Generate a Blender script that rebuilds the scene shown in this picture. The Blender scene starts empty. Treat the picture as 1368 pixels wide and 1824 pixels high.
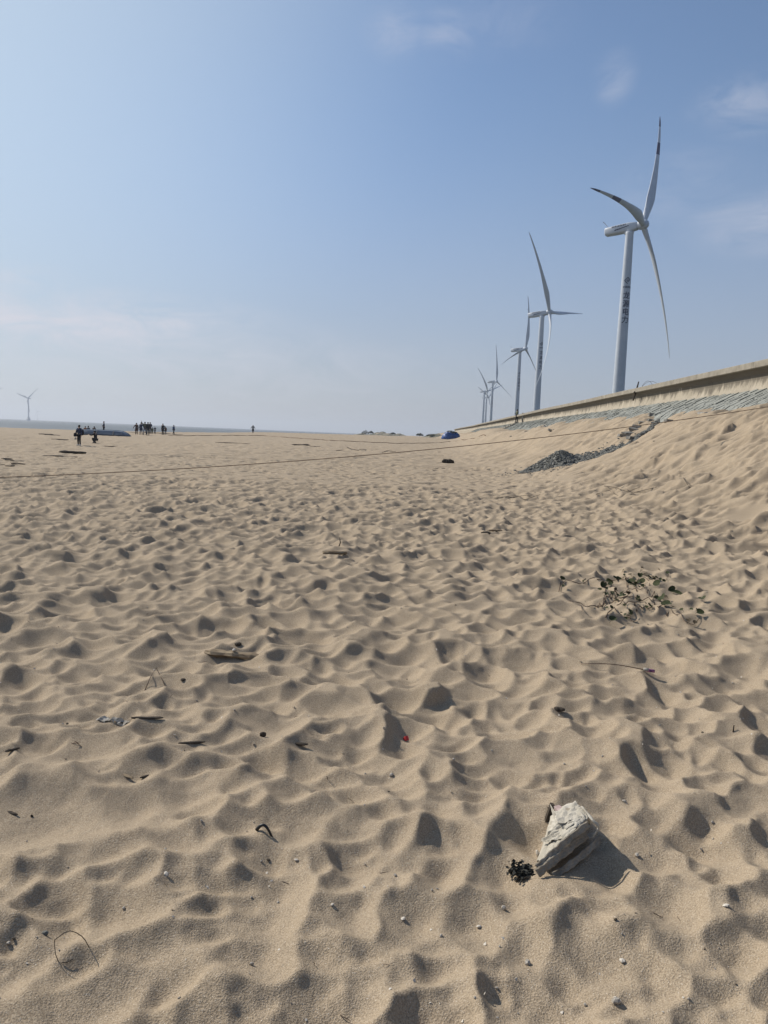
import bpy, bmesh, math, random
import numpy as np
from mathutils import Vector, Matrix

# ------------------------------------------------------------------ camera
SC = bpy.context.scene
COL = SC.collection
rad = math.radians
F = 1371.0                                   # focal length in pixels of the 1368 x 1824 photograph
PITCH, ROLL, EYE = rad(5.76), rad(2.4), 1.6
cam = bpy.data.cameras.new('camera')
cam.sensor_fit = 'VERTICAL'; cam.sensor_height = 36.0; cam.lens = 36.0*F/1824.0
cam.clip_start = 0.05; cam.clip_end = 40000.0
camo = bpy.data.objects.new('camera', cam); COL.objects.link(camo)
camo.matrix_world = (Matrix.Translation((0, 0, EYE)) @ Matrix.Rotation(rad(90)-PITCH, 4, 'X') @ Matrix.Rotation(ROLL, 4, 'Z'))
SC.camera = camo

# ------------------------------------------------------------------ sky, sun, exposure
SUN_AZ, SUN_EL = rad(-57.0), rad(38.5)       # azimuth measured from straight ahead, positive to the right
SC.view_settings.view_transform = 'Standard'; SC.view_settings.look = 'None'
SC.view_settings.exposure = 0.1; SC.view_settings.gamma = 1.0
W = bpy.data.worlds.new('World'); SC.world = W; W.use_nodes = True
nt = W.node_tree; nt.nodes.clear()
def N(t, k, **kw):
    n = t.nodes.new(k)
    for a, b in kw.items():
        if a.startswith('i_'):
            n.inputs[a[2:].replace('_', ' ')].default_value = b
        else: setattr(n, a, b)
    return n
out = N(nt, 'ShaderNodeOutputWorld'); bg = N(nt, 'ShaderNodeBackground'); bg.inputs['Strength'].default_value = 0.11
sky = N(nt, 'ShaderNodeTexSky'); sky.sky_type = 'NISHITA'; sky.sun_disc = False
sky.sun_elevation = SUN_EL; sky.sun_rotation = SUN_AZ
sky.altitude = 0; sky.air_density = 1.0; sky.dust_density = 0.5; sky.ozone_density = 3.0
L = nt.links.new
tc = N(nt, 'ShaderNodeTexCoord')
# thin high cloud: streaky noise over the sky directions, kept to the few banks that are there
mp = N(nt, 'ShaderNodeMapping'); mp.inputs['Scale'].default_value = (5.0, 5.0, 13.0)
L(tc.outputs['Generated'], mp.inputs['Vector'])
nz = N(nt, 'ShaderNodeTexNoise'); nz.inputs['Scale'].default_value = 2.2; nz.inputs['Detail'].default_value = 9; nz.inputs['Roughness'].default_value = 0.62; nz.inputs['Distortion'].default_value = 0.9
L(mp.outputs[0], nz.inputs['Vector'])
cr = N(nt, 'ShaderNodeMapRange'); cr.inputs[1].default_value = 0.33; cr.inputs[2].default_value = 0.66
L(nz.outputs['Fac'], cr.inputs[0])
def bank(direction, spread, amount):
    d = Vector(direction).normalized()
    vm = N(nt, 'ShaderNodeVectorMath', operation='SUBTRACT'); L(tc.outputs['Generated'], vm.inputs[0]); vm.inputs[1].default_value = d
    sc = N(nt, 'ShaderNodeVectorMath', operation='MULTIPLY'); L(vm.outputs[0], sc.inputs[0]); sc.inputs[1].default_value = (1/spread[0], 1/spread[1], 1/spread[2])
    ln = N(nt, 'ShaderNodeVectorMath', operation='LENGTH'); L(sc.outputs[0], ln.inputs[0])
    mr = N(nt, 'ShaderNodeMapRange', interpolation_type='SMOOTHSTEP'); mr.inputs[1].default_value = 1.0; mr.inputs[2].default_value = 0.0
    mr.inputs[3].default_value = 0.0; mr.inputs[4].default_value = amount
    L(ln.outputs['Value'], mr.inputs[0]); return mr.outputs[0]
def RAY(px, py):
    m = camo.matrix_world.to_3x3()
    d = m @ Vector(((px-684)/F, -(py-912)/F, -1)); return d
BANKS = [((40, 575), (0.40, 0.45, 0.060), 1.0), ((260, 565), (0.22, 0.35, 0.040), 0.9), ((250, 640), (0.6, 0.5, 0.08), 0.45), ((705, 55), (0.05, 0.07, 0.035), 0.30), ((795, 62), (0.05, 0.07, 0.035), 0.30),
         ((1340, 185), (0.08, 0.1, 0.04), 0.42), ((1345, 398), (0.10, 0.1, 0.045), 0.50), ((1095, 138), (0.03, 0.06, 0.035), 0.34),
         ((1210, 330), (0.10, 0.12, 0.05), 0.22), ((900, 40), (0.10, 0.12, 0.04), 0.14), ((20, 490), (0.10, 0.2, 0.022), 0.5)]
acc = None
for (p, s, a) in BANKS:
    o = bank(RAY(*p), s, a)
    if acc is None: acc = o
    else:
        mx = N(nt, 'ShaderNodeMath', operation='MAXIMUM'); L(acc, mx.inputs[0]); L(o, mx.inputs[1]); acc = mx.outputs[0]
ml = N(nt, 'ShaderNodeMath', operation='MULTIPLY', use_clamp=True); L(acc, ml.inputs[0]); L(cr.outputs[0], ml.inputs[1])
mixc = N(nt, 'ShaderNodeMixRGB'); L(ml.outputs[0], mixc.inputs[0]); L(sky.outputs[0], mixc.inputs[1]); mixc.inputs[2].default_value = (5.7, 5.75, 6.4, 1)
sxyz = N(nt, 'ShaderNodeSeparateXYZ'); L(tc.outputs['Generated'], sxyz.inputs[0])
low = N(nt, 'ShaderNodeMapRange', interpolation_type='SMOOTHERSTEP'); low.inputs[1].default_value = -.05; low.inputs[2].default_value = .46; low.inputs[3].default_value = .74; low.inputs[4].default_value = 0.0
L(sxyz.outputs['Z'], low.inputs[0])
mist = N(nt, 'ShaderNodeMixRGB'); L(low.outputs[0], mist.inputs[0]); L(sky.outputs[0], mist.inputs[1]); mist.inputs[2].default_value = (2.80, 2.98, 3.85, 1)
dt = N(nt, 'ShaderNodeVectorMath', operation='DOT_PRODUCT'); L(tc.outputs['Generated'], dt.inputs[0]); dt.inputs[1].default_value = (math.sin(SUN_AZ)*.85, math.cos(SUN_AZ)*.85, .52)
gl = N(nt, 'ShaderNodeMapRange', interpolation_type='SMOOTHSTEP'); gl.inputs[1].default_value = .55; gl.inputs[2].default_value = 1.02; gl.inputs[3].default_value = 0.0; gl.inputs[4].default_value = .75
L(dt.outputs['Value'], gl.inputs[0])
glow = N(nt, 'ShaderNodeMixRGB'); L(gl.outputs[0], glow.inputs[0]); L(mist.outputs[0], glow.inputs[1]); glow.inputs[2].default_value = (5.0, 6.0, 6.7, 1)      # milky air towards the sun
L(glow.outputs[0], mixc.inputs[1])
L(mixc.outputs[0], bg.inputs['Color']); L(bg.outputs[0], out.inputs['Surface'])
sl = bpy.data.lights.new('sun', 'SUN'); sl.energy = 4.6; sl.angle = rad(1.0); sl.color = (1.0, 0.93, 0.83)
slo = bpy.data.objects.new('sun', sl); COL.objects.link(slo)
SUND = Vector((math.sin(SUN_AZ)*math.cos(SUN_EL), math.cos(SUN_AZ)*math.cos(SUN_EL), math.sin(SUN_EL)))
slo.rotation_euler = SUND.to_track_quat('Z', 'Y').to_euler(); slo.location = (-20, 20, 40)

# ------------------------------------------------------------------ small maths
rng = np.random.default_rng(7); random.seed(7)
def S(a, b, x):
    t = np.clip((np.asarray(x, float)-a)/(b-a), 0, 1); return t*t*(3-2*t)
_perm = np.random.default_rng(3).permutation(1024).astype(np.int32)
_ang = np.random.default_rng(4).random(1024)*2*np.pi
_gx, _gy = np.cos(_ang), np.sin(_ang)
def pn(x, y, seed=0):
    x = np.asarray(x, float)+seed*17.37; y = np.asarray(y, float)-seed*9.71
    xi = np.floor(x).astype(np.int64); yi = np.floor(y).astype(np.int64); xf = x-xi; yf = y-yi
    def g(i, j, dx, dy):
        h = _perm[(_perm[(i & 1023)]+j) & 1023]; return _gx[h]*dx+_gy[h]*dy
    fu = xf*xf*xf*(xf*(xf*6-15)+10); fv = yf*yf*yf*(yf*(yf*6-15)+10)
    a = g(xi, yi, xf, yf); b = g(xi+1, yi, xf-1, yf); c = g(xi, yi+1, xf, yf-1); d = g(xi+1, yi+1, xf-1, yf-1)
    return 1.5*(a+(b-a)*fu+(c-a)*fv+(a-b-c+d)*fu*fv)
AZ = rad(2.5); CA, SA = math.cos(AZ), math.sin(AZ)
def UV(x, y): return x*CA-y*SA, x*SA+y*CA
def XY(u, v): return u*CA+v*SA, -u*SA+v*CA
def wall_u(v): return 12.75+0.95*S(70, 220, v)+0.12*pn(np.asarray(v, float)/30, 0.5, 9)
CREST = np.array([(-4000, 60), (-400, 100), (-90, 126), (-64, 134), (-40, 138), (-28, 186), (-14, 240), (4, 330), (12, 700), (30, 1500)], float)
def gully_dist(u, v):
    best = np.full(np.shape(u), 1e9); par = np.zeros(np.shape(u))
    for k in range(len(GULLY)-1):
        a, b = GULLY[k], GULLY[k+1]; d = b-a; tt = np.clip(((u-a[0])*d[0]+(v-a[1])*d[1])/(d@d), 0, 1)
        q = np.hypot(u-a[0]-d[0]*tt, v-a[1]-d[1]*tt); m = q < best
        best = np.where(m, q, best); par = np.where(m, (k+tt)/(len(GULLY)-1), par)
    return best, par
def base(x, y, gully=True):
    x = np.asarray(x, float); y = np.asarray(y, float); u, v = UV(x, y)
    tt = x/np.maximum(y, 1.0)
    rise = 1.05*S(50, 190, y)*S(-.45, -.05, tt)
    dip = -.50*np.exp(-(((x+27)/15)**2+((y-62)/20)**2))
    z = rise+dip+0.12*pn(x/22, y/22, 1)*S(14, 40, y)
    toe = 4.7+0.7*pn(v/9, 0.3, 2)+2.2*S(95, 170, v)+0.8*S(30, 12, v)
    w = .9
    ramp = 0.50*w*np.logaddexp(0, np.clip((u-toe)/w, -40, 60))
    ramp = ramp+(.22*pn(u/4.5, v/6, 3)+.10*pn(u/1.6, v/2.4, 5))*S(0, 2.5, u-toe)
    zb = 3.20+.26*pn(v/5, 0.2, 4)+.16*pn(v/1.7, 0.7, 6)-.75*np.exp(-((v-90)/14)**2)-.5*S(110, 150, v)
    k = .18; zz = z+ramp; zz = -k*np.logaddexp(-zz/k, -zb/k)
    zz = np.where(u > toe-6, zz, z)
    if gully:
        gd, gp = gully_dist(u, v)
        zz = zz-(.22*np.exp(-(gd/.8)**2))*S(1.02, .72, gp)*(u > 4)
    zz = np.where(u > 13.0, zz+(4.35-zz)*S(13.35, 14.4, u-S(70, 220, v)*.95), zz)
    # sea side: beyond the crest of the beach it falls away below the water
    yc = np.interp(x, CREST[:, 0], CREST[:, 1]); t = np.maximum(y-yc, 0)
    zz = zz-np.minimum(.002*t*t, .09*t)
    zz = np.maximum(zz, -7.0)
    return zz
def _course(px, py):
    d = RAY(px, py); ss = np.linspace(15, 70, 1200); below = EYE+d.z*ss < base(d.x*ss, d.y*ss, False); k = int(np.argmax(below)); return UV(d.x*ss[k], d.y*ss[k])
GULLY = np.array([_course(*q) for q in ((1212, 716), (1185, 737), (1150, 764), (1110, 788), (1060, 808), (1005, 822))], float)
def base1(x, y): return float(base(np.array([x]), np.array([y]))[0])

# ------------------------------------------------------------------ the sand sheet
dn = []
yy = -9.0
while yy < 1.0: dn.append(yy); yy += .14
while yy < 60: dn.append(yy); yy += .0040*yy
while yy < 260: dn.append(yy); yy += .0058*yy
while yy < 1500: dn.append(yy); yy += .035*yy
ROWS = np.array(dn)
tin = np.arange(-.70, .7001, .0013)
tex_ = [.70]
st = .004
while tex_[-1] < 1.4: tex_.append(tex_[-1]+.003)
while tex_[-1] < 9: tex_.append(tex_[-1]+st); st *= 1.22
TC = np.concatenate([-np.array(tex_[1:])[::-1], tin, np.array(tex_[1:])])
def wfun(y): return np.sqrt(np.asarray(y, float)**2+.8**2)
WR = wfun(ROWS)
GX = WR[:, None]*TC[None, :]; GY = np.repeat(ROWS[:, None], len(TC), 1)
GB = base(GX, GY)
GU, GV = UV(GX, GY)
def ground_hit(px, py, h=0.0):
    """point of the sand (lifted by h) seen at a pixel of the photograph"""
    d = RAY(px, py); o = Vector((0, 0, EYE)); lo, hi = 1.2, 900.0
    ss = np.geomspace(lo, hi, 420)
    for _ in range(3):
        below = EYE+d.z*ss < base(d.x*ss, d.y*ss)+h
        k = int(np.argmax(below)) if below.any() else len(ss)-1
        ss = np.linspace(ss[max(k-1, 0)], ss[k], 60)
    return o+d*float(ss[min(k, 59)])
def at_y(px, py, y):
    d = RAY(px, py); return Vector((0, 0, EYE))+d*(y/d.y)

D = np.zeros_like(GX)
near = S(70, 18, GY)*(GY > -9)
slope_m = S(4.6, 6.6, GU)*(GU < 14)
wx = GX+.10*pn(GX/.7, GY/.7, 21); wy = GY+.10*pn(GX/.7, GY/.7, 22)
D += .034*pn(wx/2.3, wy/2.3, 11)
D += near*(S(1, 6, GY)*.6+.4)*(.018*pn(wx/.62, wy/.62, 12)+.008*pn(wx/.33, wy/.33, 13))*(1-.6*slope_m)
far = S(26, 60, GY)*S(400, 220, GY)
D += far*(.05*pn(GX/1.1, GY/2.2, 14)+.03*pn(GX/.5, GY/1.4, 15))
# streaks running down the slope
D += slope_m*S(160, 60, GY)*(.075*pn(GU/1.2, GV/.50, 16)+.055*pn(GU/.7, GV/.28, 17))
tmax = .76
def stamp(x0, y0, la, lb, th, depth, lop=0.0, k=.008):
    """press one print: a paraboloid bowl cut into the surface, so that neighbouring prints meet in ridges"""
    R = 1.9*max(la, lb)
    r0, r1 = np.searchsorted(ROWS, (y0-R, y0+R))
    if r1-r0 < 2: return
    w0 = float(wfun(y0)); c0, c1 = np.searchsorted(TC, ((x0-R)/w0, (x0+R)/w0))
    if c1-c0 < 2: return
    X = GX[r0:r1, c0:c1]-x0; Y = GY[r0:r1, c0:c1]-y0
    c, s = math.cos(th), math.sin(th)
    a = (X*c+Y*s)/la; b = (-X*s+Y*c)/lb
    a = a+.35*lop*b*b
    q = np.hypot(a, b)
    q = q*(1+.10*np.sin(2*np.arctan2(b, a)+lop*9)+.07*np.sin(3*np.arctan2(b, a)+lop*23))
    sub = D[r0:r1, c0:c1]; i0 = (r1-r0)//2; j0 = (c1-c0)//2
    lv = .5*float(sub[i0, j0])+.5*float(sub.mean())
    cone = np.sqrt(q*q+.09)-.3                              # rounded floor, walls at the angle of repose
    tgt = lv-depth+depth*1.05*cone*(1+.35*lop*a)+np.where(q > 1.15, (q-1.15)*depth*.5, 0)
    d = (sub-tgt)/k
    D[r0:r1, c0:c1] = sub-k*np.logaddexp(0, np.clip(d, -40, 40))*(np.clip((1.85-q)/.5, 0, 1))
stamps = []
def scatter(n, y0, y1, f):
    tm = 1.35 if y1 <= 20 else tmax; n = int(n*tm/tmax)
    ys = np.sqrt(rng.random(n)*(y1*y1-y0*y0)+y0*y0); ts = (rng.random(n)*2-1)*tm
    for y, t in zip(ys, ts): stamps.append((t*float(wfun(y)), float(y))+f())
def old(): la = rng.uniform(.12, .20); lb = la*rng.uniform(.55, .85); return (la, lb, rng.normal(.9, .8), lb*rng.uniform(.50, .84), rng.uniform(-.6, .6), .008)
def foot(): la = rng.uniform(.08, .14); lb = la*rng.uniform(.55, .85); return (la, lb, rng.normal(1.2, .8), lb*rng.uniform(.54, .90), rng.uniform(-.6, .6), .005)
def heel(): la = rng.uniform(.05, .11); lb = la*rng.uniform(.6, .9); return (la, lb, rng.uniform(0, 3), lb*rng.uniform(.22, .42), rng.uniform(-.6, .6), .003)
def big(): la = rng.uniform(.25, .55); lb = la*rng.uniform(.5, .8); return (la, lb, rng.normal(.9, .8), lb*rng.uniform(.25, .42), rng.uniform(-.6, .6), .012)
def area(y0, y1): return tmax*(y1*y1-y0*y0)
scatter(int(8.5*area(.9, 18)), .9, 18, old); scatter(int(10*area(.9, 18)), .9, 18, foot); scatter(int(4*area(6, 20)), 6, 20, foot); scatter(int(6*area(.9, 5)), .9, 5, foot); scatter(int(3.0*area(.9, 8)), .9, 8, heel)
scatter(int(6.5*area(18, 42)), 18, 42, old)
scatter(int(1.8*area(40, 80)), 40, 80, big)
rng.shuffle(stamps); stamps.sort(key=lambda q: -q[2]*rng.uniform(.6, 1.4))
def trodden(y0, y1, gap, tm, size, dmin, dmax):             # the last layer: prints crowded side by side
    y = y0; row = 0
    while y < y1:
        x = -tm*float(wfun(y))+(row % 2)*gap*.5
        while x < tm*float(wfun(y)):
            if rng.random() > .14:
                la = size*rng.uniform(.75, 1.3); lb = la*rng.uniform(.6, .9)
                stamps.append((x+rng.uniform(-.42, .42)*gap, y+rng.uniform(-.42, .42)*gap, la, lb, rng.normal(1.0, .7), lb*rng.uniform(dmin, dmax), rng.uniform(-.6, .6), min(.010, .075*size)))
            x += gap*rng.uniform(.85, 1.15)
        y += gap*.87; row += 1
trodden(1.0, 2.9, .150, 1.3, .074, .46, .78); trodden(2.9, 4.6, .20, 1.3, .098, .46, .78); trodden(4.6, 12, .27, 1.3, .132, .44, .74); trodden(12, 24, .36, .76, .165, .42, .72)
# the deep prints one can pick out in the foreground
DEEP = [(500, 1275, .20, .13, 1.0, .085), (432, 1212, .16, .10, .6, .07), (245, 1408, .16, .13, .9, .075), (330, 1392, .14, .10, .8, .065), (192, 1592, .11, .09, 2.2, .07),
        (478, 1595, .13, .075, 1.4, .065), (210, 1735, .17, .10, .9, .06), (845, 1605, .12, .085, 1.2, .06), (750, 1600, .11, .085, .8, .055), (575, 1790, .10, .085, 1.5, .06),
        (532, 1452, .11, .10, .6, .06), (885, 1282, .10, .08, 2.0, .06), (938, 1662, .10, .055, 1.6, .06), (640, 1330, .12, .08, 2.5, .05), (365, 1132, .17, .12, .3, .07),
        (500, 1545, .12, .08, 1.3, .055), (150, 1325, .20, .12, .2, .065), (80, 1440, .22, .15, .3, .06), (1190, 1590, .12, .08, 1.0, .06), (1060, 1690, .11, .09, 2.3, .055),
        (1180, 1170, .17, .12, 2.4, .06), (470, 1660, .11, .075, 1.5, .05), (1345, 893, .42, .30, .4, .14), (925, 1330, .16, .11, 2.2, .06), (705, 1165, .15, .10, 1.0, .055), (630, 1600, .09, .055, 1.5, .055)]
for s_ in stamps:
    if s_[1] < 5.5 and s_[2] > .135:                                    # close by the prints are small and crowded
        q_ = .62+.38*(s_[1]-1)/4.5; s_ = (s_[0], s_[1], s_[2]*q_, s_[3]*q_, s_[4], s_[5]*q_*1.05, s_[6], s_[7]*.7)
    u_ = s_[0]*CA-s_[1]*SA
    if 5.2 < u_ < 14:                                  # on the slope the prints slide out downhill
        if rng.random() < .2: continue
        la_ = max(s_[2], s_[3])
        stamp(s_[0], s_[1], la_*1.8, la_*.75, -AZ+rng.normal(0, .25), s_[5]*1.6, s_[6], s_[7])
    else: stamp(*s_)
for (px, py, la, lb, th, dp) in DEEP:
    p = ground_hit(px, py); stamp(p.x, p.y, la*1.1, lb*1.1, th, min(dp*.85, lb*.60), .25, .006)
def box_cols(A, rad_m):
    n = np.clip(np.round(rad_m/(WR*.0013)).astype(int), 0, 12); out_ = A.copy(); cs = np.concatenate([np.zeros((A.shape[0], 1)), np.cumsum(A, 1)], 1); m = A.shape[1]; j = np.arange(m)
    for r in range(A.shape[0]):
        if n[r]: lo = np.maximum(j-n[r], 0); hi = np.minimum(j+n[r]+1, m); out_[r] = (cs[r, hi]-cs[r, lo])/(hi-lo)
    return out_
def box_rows(A, rad_m):
    dy = np.gradient(ROWS); n = np.clip(np.round(rad_m/dy).astype(int), 0, 12); cs = np.concatenate([np.zeros((1, A.shape[1])), np.cumsum(A, 0)], 0); r = np.arange(A.shape[0])
    lo = np.maximum(r-n, 0); hi = np.minimum(r+n+1, A.shape[0]); return (cs[hi]-cs[lo])/(hi-lo)[:, None]
blur = D
for _ in range(2): blur = box_rows(box_cols(blur, .007), .007)
for _ in range(2):                                            # sand does not stand steeper than its angle of repose
    gy_ = np.gradient(blur, axis=0)/np.gradient(ROWS)[:, None]; gx_ = np.gradient(blur, axis=1)/(WR[:, None]*np.gradient(TC)[None, :]); sm_ = S(.56, .95, np.hypot(gx_, gy_))*near
    soft = box_rows(box_cols(blur, .012), .012); sm_ = box_rows(box_cols(sm_, .012), .012); blur = blur*(1-sm_)+soft*sm_
keep = S(.1, .5, pn(GX/.9, GY/.9, 30))*.25+.05                 # some stretches keep their crisp edges
D = D*keep+blur*(1-keep)
for _ in range(120):                                          # a few fresh prints on top
    y_ = math.sqrt(rng.random())*13+1; t_ = (rng.random()*2-1)*.6; f_ = foot(); stamp(t_*float(wfun(y_)), y_, f_[0]*1.1, f_[1], f_[2], f_[3]*.6, f_[4], .004)
# nothing sharp where the sand lies against stone or behind the camera
D += near*S(9, 2.5, GY)*(.0035*pn(GX/.085, GY/.085, 18)+.0016*pn(GX/.03, GY/.03, 19))
_s = ground_hit(1012, 1530); _m = np.exp(-(((GX-_s.x)/.15)**2+((GY-_s.y)/.15)**2)**2)
_lv = float((D*np.exp(-((GX-_s.x)**2+(GY-_s.y)**2)/.08)).sum()/np.exp(-((GX-_s.x)**2+(GY-_s.y)**2)/.08).sum())
D = D*(1-_m)+(_lv+.25*(D-_lv))*_m                                  # sand banked up under the sack
D *= S(14.0, 13.0, GU)*S(-9, -2, GY)*.95+.05
GZ = GB+D
def ZZ(x, y):
    r = int(np.clip(np.searchsorted(ROWS, y)-1, 0, len(ROWS)-2)); fr = (y-ROWS[r])/(ROWS[r+1]-ROWS[r])
    t = x/float(wfun(y)); c = int(np.clip(np.searchsorted(TC, t)-1, 0, len(TC)-2)); fc = (t-TC[c])/(TC[c+1]-TC[c])
    z = GZ[r:r+2, c:c+2]
    return float((z[0, 0]*(1-fc)+z[0, 1]*fc)*(1-fr)+(z[1, 0]*(1-fc)+z[1, 1]*fc)*fr)
def on(px, py):
    """place on the finished sand under a pixel of the photograph"""
    p = ground_hit(px, py)
    for _ in range(6):
        d = ZZ(p.x, p.y)-base1(p.x, p.y); p = ground_hit(px, py, d)
    p.z = ZZ(p.x, p.y); return p

# ------------------------------------------------------------------ materials
MATS = {}
def mat(name, col=(.5, .5, .5), rough=.8, spec=.3, build=None, metallic=0.0):
    if name in MATS: return MATS[name]
    m = bpy.data.materials.new(name); m.use_nodes = True; t = m.node_tree
    b = t.nodes['Principled BSDF']; b.inputs['Base Color'].default_value = (*col, 1); b.inputs['Roughness'].default_value = rough
    b.inputs['Specular IOR Level'].default_value = spec; b.inputs['Metallic'].default_value = metallic
    if build: build(t, b)
    MATS[name] = m; return m
def noise(t, scale, detail=4, rough=.55, coord='Object', stretch=None):
    c = N(t, 'ShaderNodeTexCoord'); n = N(t, 'ShaderNodeTexNoise'); n.inputs['Scale'].default_value = scale
    n.inputs['Detail'].default_value = detail; n.inputs['Roughness'].default_value = rough
    if stretch:
        mp = N(t, 'ShaderNodeMapping'); mp.inputs['Scale'].default_value = stretch; t.links.new(c.outputs[coord], mp.inputs[0]); t.links.new(mp.outputs[0], n.inputs['Vector'])
    else: t.links.new(c.outputs[coord], n.inputs['Vector'])
    return n.outputs['Fac']
def ramp(t, fac, stops):
    r = N(t, 'ShaderNodeValToRGB'); e = r.color_ramp.elements
    while len(e) < len(stops): e.new(.5)
    for el, (p, c) in zip(e, stops): el.position = p; el.color = (*c, 1) if len(c) == 3 else c
    t.links.new(fac, r.inputs[0]); return r.outputs[0]
def mixrgb(t, fac, a, b, mode='MIX'):
    m = N(t, 'ShaderNodeMixRGB', blend_type=mode)
    for k, s in ((0, fac), (1, a), (2, b)):
        if hasattr(s, 'is_linked'): t.links.new(s, m.inputs[k])
        else: m.inputs[k].default_value = s if k == 0 else (*s, 1)
    return m.outputs[0]
def bump(t, b, h, strength, dist, prev=None):
    n = N(t, 'ShaderNodeBump'); n.inputs['Strength'].default_value = strength; n.inputs['Distance'].default_value = dist
    t.links.new(h, n.inputs['Height'])
    if prev is not None: t.links.new(prev, n.inputs['Normal'])
    t.links.new(n.outputs[0], b.inputs['Normal']); return n.outputs[0]
def simple(c1, c2, scale, bstr=.4, bdist=.01, lo=.35, hi=.65, detail=5, stretch=None):
    def f(t, b):
        n = noise(t, scale, detail, .6, stretch=stretch)
        t.links.new(ramp(t, n, [(lo, c1), (hi, c2)]), b.inputs['Base Color'])
        bump(t, b, n, bstr, bdist)
    return f
def sand_nodes(t, b):
    big_ = noise(t, .35, 5, .6); mid = noise(t, 5, 5, .6); fine = noise(t, 170, 2, .6); fine2 = noise(t, 420, 2, .6)
    c = ramp(t, big_, [(.35, (.326, .263, .188)), (.65, (.372, .303, .219))])
    c = mixrgb(t, .35, c, ramp(t, mid, [(.3, (.296, .239, .172)), (.7, (.404, .328, .243))]))
    c = mixrgb(t, .55, c, ramp(t, fine, [(.36, (.20, .152, .10)), (.5, (.365, .283, .192)), (.66, (.51, .415, .30))]))
    sp = noise(t, 260, 1, .5)                        # dark grains and specks of broken shell
    c = mixrgb(t, ramp(t, sp, [(.68, (0, 0, 0)), (.74, (1, 1, 1))]), c, (.62, .57, .49))
    sp2 = noise(t, 330, 1, .5)
    c = mixrgb(t, ramp(t, sp2, [(.25, (1, 1, 1)), (.31, (0, 0, 0))]), c, (.07, .055, .045))
    t.links.new(c, b.inputs['Base Color'])
    n1 = bump(t, b, fine, .8, .007); bump(t, b, fine2, .5, .003, n1)
SAND = mat('sand', (.33, .26, .18), .95, .12, sand_nodes)
WHITE = mat('turbine_white', (.43, .47, .52), .45, .4, simple((.40, .44, .49), (.46, .50, .55), .35, .02, .01))
NAVY = mat('band_navy', (.035, .04, .10), .5, .4)
LETTER = mat('letter_blue', (.006, .018, .055), .6, .3)
CONC = mat('sea_wall_concrete', (.42, .37, .29), .9, .2)
def wall_nodes(t, b):
    c = ramp(t, noise(t, 1.1, 6, .65), [(.3, (.27, .235, .18)), (.7, (.43, .38, .30))])
    c = mixrgb(t, .3, c, ramp(t, noise(t, 14, 5, .7), [(.3, (.27, .24, .19)), (.7, (.52, .47, .38))]))
    # drip stains hanging from under the cap: long in z, broken along the wall
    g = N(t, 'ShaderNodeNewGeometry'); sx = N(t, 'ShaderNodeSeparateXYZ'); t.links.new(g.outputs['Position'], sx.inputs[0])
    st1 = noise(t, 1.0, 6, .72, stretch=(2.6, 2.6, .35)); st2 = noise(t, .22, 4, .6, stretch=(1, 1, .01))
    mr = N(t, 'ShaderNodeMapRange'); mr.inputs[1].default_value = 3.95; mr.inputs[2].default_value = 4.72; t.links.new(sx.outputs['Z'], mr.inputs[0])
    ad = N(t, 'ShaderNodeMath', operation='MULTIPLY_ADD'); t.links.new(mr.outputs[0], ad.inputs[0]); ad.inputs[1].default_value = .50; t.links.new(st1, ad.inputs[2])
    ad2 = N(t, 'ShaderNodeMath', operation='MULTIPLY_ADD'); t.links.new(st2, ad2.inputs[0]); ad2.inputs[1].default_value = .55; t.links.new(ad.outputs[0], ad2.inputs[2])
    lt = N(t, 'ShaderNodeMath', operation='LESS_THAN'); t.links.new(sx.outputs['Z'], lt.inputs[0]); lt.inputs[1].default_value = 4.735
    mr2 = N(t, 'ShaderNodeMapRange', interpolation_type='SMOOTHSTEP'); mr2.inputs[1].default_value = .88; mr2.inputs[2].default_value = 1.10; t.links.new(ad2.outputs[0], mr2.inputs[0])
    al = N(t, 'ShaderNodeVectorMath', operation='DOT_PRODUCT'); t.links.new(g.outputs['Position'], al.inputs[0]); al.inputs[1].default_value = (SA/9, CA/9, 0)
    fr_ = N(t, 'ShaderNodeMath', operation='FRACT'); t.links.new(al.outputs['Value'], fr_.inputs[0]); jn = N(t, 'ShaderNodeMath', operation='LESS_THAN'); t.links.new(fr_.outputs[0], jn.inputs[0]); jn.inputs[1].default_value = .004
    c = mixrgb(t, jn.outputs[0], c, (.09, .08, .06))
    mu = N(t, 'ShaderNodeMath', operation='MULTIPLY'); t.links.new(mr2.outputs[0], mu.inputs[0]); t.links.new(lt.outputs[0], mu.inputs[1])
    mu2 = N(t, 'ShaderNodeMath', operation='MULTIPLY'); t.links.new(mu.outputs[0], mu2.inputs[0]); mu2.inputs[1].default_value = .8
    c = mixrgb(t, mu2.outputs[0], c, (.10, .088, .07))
    t.links.new(c, b.inputs['Base Color']); bump(t, b, noise(t, 9, 6, .7), .5, .02)
SEAWALL = mat('stained_concrete', (.42, .37, .29), .9, .2, wall_nodes)
CAPM = mat('cap_concrete', (.36, .33, .27), .9, .2, simple((.20, .18, .145), (.33, .30, .245), 2.2, .4, .01, .3, .7))
STONE = mat('revetment_stone', (.27, .29, .27), .9, .2, simple((.18, .188, .172), (.33, .335, .30), 2.3, .5, .02, .3, .7))
GRAVEL = mat('gravel_dark', (.16, .17, .165), .9, .2, simple((.085, .086, .078), (.235, .232, .21), 4.0, .5, .01, .3, .7))
DARKC = mat('broken_concrete', (.2, .19, .17), .9, .2, simple((.11, .105, .095), (.30, .285, .255), 4, .6, .02, .3, .7))
WOOD = mat('driftwood', (.2, .15, .1), .85, .2, simple((.13, .09, .055), (.34, .27, .18), 9, .5, .006, .3, .7, stretch=(1, 6, 6)))
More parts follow.
